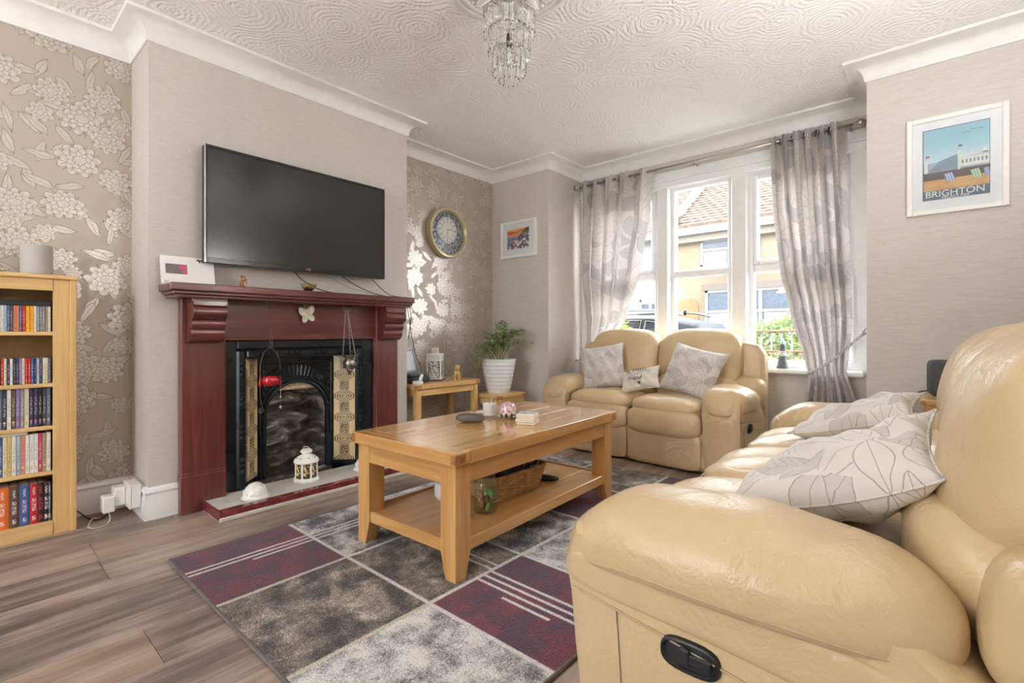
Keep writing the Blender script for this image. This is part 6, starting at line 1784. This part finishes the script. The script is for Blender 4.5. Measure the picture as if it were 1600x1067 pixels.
HY_ = 16.0
hc = thing('terraced_house', 'cream rendered terraced house with clay tiled roof across the street', 'house', (0, HY_, GZ))
ZG = -GZ
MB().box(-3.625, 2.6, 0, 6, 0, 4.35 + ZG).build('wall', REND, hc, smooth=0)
roof_mesh(-3.45, 2.6, -0.30, 4.42 + ZG, 3.2, 6.75 + ZG, 17).build('roof', ROOF, hc, smooth=0, recalc=False)
MB().box(-3.6, 2.6, -0.30, -0.18, 4.18 + ZG, 4.40 + ZG).build('gutter', WFR, hc, smooth=0); MB().box(-3.55, 2.6, -0.18, 0.0, 3.95 + ZG, 4.30 + ZG).build('eaves_board', plain((104, 98, 90), 0.8), hc, smooth=0)
ext_window(hc, -2.62, -0.85, 3.12 + ZG, 4.02 + ZG - 0.05, 0, 2, 0.38)
w2 = ext_window(hc, -2.35, 0.05, 0.75 + ZG, 2.32 + ZG, -0.35, 3, 0.42)
MB().box(-2.45, 0.15, -0.42, 0.05, 2.32 + ZG, 2.52 + ZG).build('bay_canopy', plain((84, 76, 70), 0.8), hc, smooth=0)
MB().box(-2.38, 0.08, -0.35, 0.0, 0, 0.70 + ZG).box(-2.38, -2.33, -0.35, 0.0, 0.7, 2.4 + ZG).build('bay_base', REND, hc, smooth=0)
ad_ = [(-3.40, 0.0)] + [(-3.05 + 0.35 * math.cos(PI - PI * i / 12), 1.85 + ZG + 0.28 * math.sin(PI * i / 12)) for i in range(13)] + [(-2.70, 0.0)]
MB().prism(ad_, 1, -0.02, 0.05).build('porch_arch', plain((110, 84, 52), 0.7), hc, smooth=0)
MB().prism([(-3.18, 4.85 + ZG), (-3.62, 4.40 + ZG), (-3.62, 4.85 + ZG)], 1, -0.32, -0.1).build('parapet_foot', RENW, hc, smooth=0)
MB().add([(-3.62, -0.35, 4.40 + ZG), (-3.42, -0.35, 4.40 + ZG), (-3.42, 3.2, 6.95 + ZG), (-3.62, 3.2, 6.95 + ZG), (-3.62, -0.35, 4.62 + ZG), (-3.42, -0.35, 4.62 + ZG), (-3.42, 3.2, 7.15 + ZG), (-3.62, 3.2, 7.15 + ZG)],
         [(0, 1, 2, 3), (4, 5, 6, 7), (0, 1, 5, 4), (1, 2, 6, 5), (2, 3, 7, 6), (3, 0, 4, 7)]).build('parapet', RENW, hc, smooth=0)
hw_ = thing('terraced_house', 'white rendered terraced house with small slatted window across the street', 'house', (0, HY_, GZ))
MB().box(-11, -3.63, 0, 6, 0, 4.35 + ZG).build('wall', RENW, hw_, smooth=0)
roof_mesh(-11, -3.63, -0.30, 4.42 + ZG, 3.2, 6.75 + ZG, 17).build('roof', ROOF, hw_, smooth=0, recalc=False)
MB().box(-11, -3.63, -0.30, -0.18, 4.18 + ZG, 4.40 + ZG).build('gutter', WFR, hw_, smooth=0)
ext_window(hw_, -4.75, -3.95, 1.75 + ZG, 2.15 + ZG, 0, 2, 0.3, False)
for k in range(3): MB().box(-4.8, -3.95, -0.04, 0.0, 1.55 + ZG - k * 0.14, 1.62 + ZG - k * 0.14).build('slat', WFR, hw_, smooth=0)
hd_ = thing('terraced_house', 'pale yellow rendered house beside the cream terrace across the street', 'house', (0, HY_, GZ))
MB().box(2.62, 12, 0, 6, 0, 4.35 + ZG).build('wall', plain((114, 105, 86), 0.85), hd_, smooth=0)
roof_mesh(2.64, 12, -0.30, 4.42 + ZG, 3.2, 6.75 + ZG, 17).build('roof', ROOF, hd_, smooth=0, recalc=False)
ext_window(hd_, 3.4, 5.2, 3.05 + ZG, 4.0 + ZG, 0, 2, 0.38); ext_window(hd_, 3.4, 5.4, 0.8 + ZG, 2.3 + ZG, 0, 3, 0.42)

# ------------------------------------------------------------------ parked car
car = thing('parked_car', 'dark grey estate car with roof rails parked outside the window', 'car', (-1.35, 7.55, GZ))
CARP = plain((30, 33, 39), 0.55, 0.0, 0.0, 'grey_car_paint'); CARP.node_tree.nodes['Principled BSDF'].inputs['Specular IOR Level'].default_value = 0.15
CG = plain((40, 46, 52), 0.08, 0, 0.1, 'car_glass')
def sect(x, zr, zb, wr, wb): return [(x, -wb, 0.28), (x, -wb, zb), (x, -wr, zr - 0.05), (x, -wr + 0.14, zr), (x, wr - 0.14, zr), (x, wr, zr - 0.05), (x, wb, zb), (x, wb, 0.28)]
MB().loft([sect(-2.15, 0.78, 0.70, 0.70, 0.76), sect(-1.85, 0.95, 0.86, 0.80, 0.88), sect(-0.95, 1.05, 0.98, 0.84, 0.90), sect(-0.25, 1.56, 1.03, 0.62, 0.91), sect(0.4, 1.68, 1.05, 0.66, 0.91), sect(1.3, 1.66, 1.07, 0.66, 0.91), sect(1.95, 1.54, 1.09, 0.62, 0.89), sect(2.30, 1.10, 1.06, 0.74, 0.87), sect(2.36, 0.7, 0.66, 0.74, 0.84)]).build('body', CARP, car, smooth=40)
def side_glass(pts):
    # pts on the flank (x, z); the flank leans in between belt and roof
    out = []
    for x, z in pts:
        f = (z - 1.05) / (1.60 - 1.05); out.append((x, -(0.915 - 0.255 * f) - 0.004, z))
    return out
for poly in ([(-0.72, 1.10), (-0.12, 1.50), (0.30, 1.585), (0.30, 1.10)], [(0.37, 1.10), (0.37, 1.59), (1.15, 1.585), (1.15, 1.10)], [(1.22, 1.11), (1.22, 1.575), (1.62, 1.53), (1.92, 1.30), (1.70, 1.12)]):
    MB().add(side_glass(poly), [tuple(range(len(poly)))]).build('side_window', CG, car, smooth=0, recalc=False)
    q = side_glass(poly); MB().tube([Vector(p) + Vector((0, -0.004, 0)) for p in q] + [Vector(q[0]) + Vector((0, -0.004, 0))], 0.012, 5).build('chrome_trim', CHROME, car)
for s in (-1, 1):
    MB().tube(smoothpath([(-0.2, s * 0.58, 1.60), (-0.05, s * 0.58, 1.71), (0.6, s * 0.60, 1.745), (1.4, s * 0.60, 1.73), (1.75, s * 0.58, 1.66)]), 0.018, 6).build('roof_rail', plain((150, 154, 160), 0.3, 0.7), car, smooth=180)
for s in (-1, 1):
    MB().box(2.02, 2.20, s * 0.72, s * 0.86, 1.10, 1.45, 0.03).build('tail_light', plain((190, 40, 40), 0.2), car)
    for x in (-1.35, 1.4):
        MB().lathe([(0.05, -0.10), (0.30, -0.10), (0.33, -0.07), (0.33, 0.07), (0.30, 0.10), (0.05, 0.10)], 24).build('wheel', plain((30, 30, 32), 0.6), car, (x, s * 0.80, 0.33), (R(90), 0, 0))
MB().puff((1.55, 0, 1.72), (0.03, 0.03, 0.05), 2, 5).puff((-0.05, -0.2, 1.70), (0.05, 0.04, 0.04), 2, 5).build('roof_fitting', BLACK, car)

# ------------------------------------------------------------------ front garden
def bush(name, label, cat, c, h, n, col1, col2, L, seed):
    t = thing(name, label, cat, (c[0], c[1], GZ)); rnd = random.Random(seed); mb = MB(); st = MB()
    for k in range(n):
        a, b2 = rnd.uniform(0, 2 * PI), math.acos(rnd.uniform(-1, 1)); r_ = rnd.uniform(0.55, 1.0) ** 0.5
        p = Vector((h[0] * r_ * math.sin(b2) * math.cos(a), h[1] * r_ * math.sin(b2) * math.sin(a), c[2] - GZ + h[2] * r_ * math.cos(b2)))
        d = Vector((rnd.uniform(-1, 1), rnd.uniform(-1, 1), rnd.uniform(-0.6, 1))).normalized(); s = d.orthogonal().normalized(); l = L * rnd.uniform(0.7, 1.3)
        mb.add([p, p + d * l * 0.5 + s * l * 0.3, p + d * l, p + d * l * 0.5 - s * l * 0.3], [(0, 1, 2, 3)])
    for k in range(6):
        a = k * 1.1; st.tube([(0.04 * math.cos(a), 0.04 * math.sin(a), 0), (h[0] * 0.6 * math.cos(a), h[1] * 0.6 * math.sin(a), c[2] - GZ)], [0.02, 0.008], 5)
    m, nt, b = new_mat('leaf_green_%d' % seed, col1, 0.5); nn = nz(nt, coords(nt), 11.0, 2); nt.links.new(mixc(nt, nn.step(0.35, 0.65), lin(col1), lin(col2)), b.inputs['Base Color'])
    tr = nt.nodes.new('ShaderNodeBsdfTranslucent'); tr.inputs[0].default_value = lin(col2); mx = nt.nodes.new('ShaderNodeMixShader'); mx.inputs[0].default_value = 0.3
    nt.links.new(b.outputs[0], mx.inputs[1]); nt.links.new(tr.outputs[0], mx.inputs[2]); nt.links.new(mx.outputs[0], nt.nodes['Material Output'].inputs['Surface'])
    tag(mb.build('foliage', m, t, smooth=0, recalc=False), kind='stuff'); st.build('branch', plain((110, 90, 66), 0.8), t)
    return t


bush('garden_hedge', 'clipped green hedge behind the wire fence in the front garden', 'hedge', (1.95, 6.35, 0.62), (0.95, 0.32, 0.56), 5200, (84, 108, 52), (128, 146, 84), 0.06, 31)
bush('garden_shrub', 'small yellow-green shrub growing outside the bay by the parked car', 'shrub', (0.22, 5.35, 0.80), (0.26, 0.20, 0.34), 900, (104, 124, 40), (150, 162, 70), 0.06, 32)
bush('garden_plant', 'strap-leaved garden plant in front of the hedge outside the window', 'plant', (1.95, 5.75, 0.42), (0.45, 0.14, 0.28), 700, (112, 128, 54), (160, 166, 96), 0.12, 33)
fe = thing('wire_fence', 'rusty iron lattice fence along the front garden', 'fence', (0, 5.95, GZ))
RUST = plain((150, 104, 84), 0.6, 0.2, 0.3); GI = plain((120, 122, 126), 0.5, 0.3, 0.1)
for z in (0.60, 0.90, 1.20, 1.42): MB().tube([(1.0, 0, z), (3.4, 0, z)], 0.012, 6).build('rail', RUST, fe, smooth=180)
br = MB().tube([(0, 0, 0), (0, 0, 1.45)], 0.008, 6).build('bar', GI, fe, (1.0, 0, 0), smooth=180)
for k in range(1, 25): share(br, 'bar', fe, (1.0 + 0.1 * k, 0, 0))
gw = thing('garden_wall', 'low pale wall with white spiked railings in front of the parked car', 'wall', (-1.2, 5.98, GZ))
bm_ = plain((190, 150, 120), 0.85, 0, 0.2)
MB().box(-2.2, 2.1, -0.06, 0.06, 0, 0.55).build('wall_body', plain((180, 170, 158), 0.85), gw, smooth=0); MB().box(-2.22, 2.12, -0.08, 0.08, 0.55, 0.61, 0.01).build('coping', plain((206, 200, 190), 0.8), gw)
ra = MB().tube([(0, 0, 0.61), (0, 0, 1.37)], 0.009, 6).lathe([(0.001, 1.42), (0.018, 1.38), (0.008, 1.35)], 8).build('railing_spike', WFR, gw, (-2.1, 0, 0), smooth=60)
for k in range(1, 35): share(ra, 'railing_spike', gw, (-2.1 + 0.122 * k, 0, 0))
MB().tube([(-2.2, 0, 1.25), (2.1, 0, 1.25)], 0.010, 6).build('top_rail', WFR, gw, smooth=180)

# ------------------------------------------------------------------ added fill lights out of view: uplighters put in to brighten the room
def lit(name, strength):
    m, nt, b = new_mat(name, (255, 250, 240), 0.4)
    b.inputs['Emission Color'].default_value = (0.965, 0.985, 1.0, 1); b.inputs['Emission Strength'].default_value = strength
    return m


ADDED_BULB = lit('added_bulb_glow', BOWL_FILL); ADDED_OPAL = lit('added_globe_glow', REAR_FILL)
for k, (y, lab) in enumerate(((1.25, 'added unseen fill uplighter on the sofa wall, beside the garden end'), (2.15, 'added unseen fill uplighter on the sofa wall, beside the bay end'))):
    t = thing('added_wall_fill', lab, 'added fill light', (XR, y, 1.60), 0, 'added fill uplighters on the sofa wall')  # unseen, added to lift the walls and ceiling
    sh = MB(); rings = []
    for z, r_ in ((0.0, 0.03), (0.02, 0.07), (0.06, 0.115), (0.11, 0.15), (0.105, 0.142), (0.06, 0.107), (0.025, 0.06)):
        rings.append([(0.002 - r_ * math.sin(PI * i / 16), r_ * 1.25 * math.cos(PI * i / 16), z) for i in range(17)])
    sh.loft(rings, False, False, closed=False).build('bowl', WPLAS, t, smooth=60, recalc=False)
    MB().puff((-0.066, 0, 0.105), (0.052, 0.10, 0.055), 2.2, 8).build('fill_bulb', ADDED_BULB, t, smooth=180)
for k, (x, y, lab) in enumerate(((1.0, -1.5, 'added unseen fill uplighter on a steel pole beside the garden door'),)):
    t = thing('added_floor_fill', lab, 'lamp', (x, y, 0))  # unseen, added behind the camera as fill
    MB().lathe([(0.001, 0), (0.14, 0), (0.14, 0.012), (0.02, 0.022), (0.001, 0.022)], 24).build('base', BLACK, t); MB().tube([(0, 0, 0.02), (0, 0, 1.62)], 0.011, 8).build('pole', STEEL, t, smooth=180)
    MB().lathe([(0.001, 1.60), (0.06, 1.61), (0.15, 1.66), (0.20, 1.74), (0.196, 1.742), (0.145, 1.666), (0.05, 1.62), (0.001, 1.612)], 32).build('bowl_shade', WPLAS, t, smooth=60)
    MB().puff((0, 0, 1.745), (0.13, 0.13, 0.10), 2.0, 10).build('fill_globe', ADDED_OPAL, t, smooth=180)
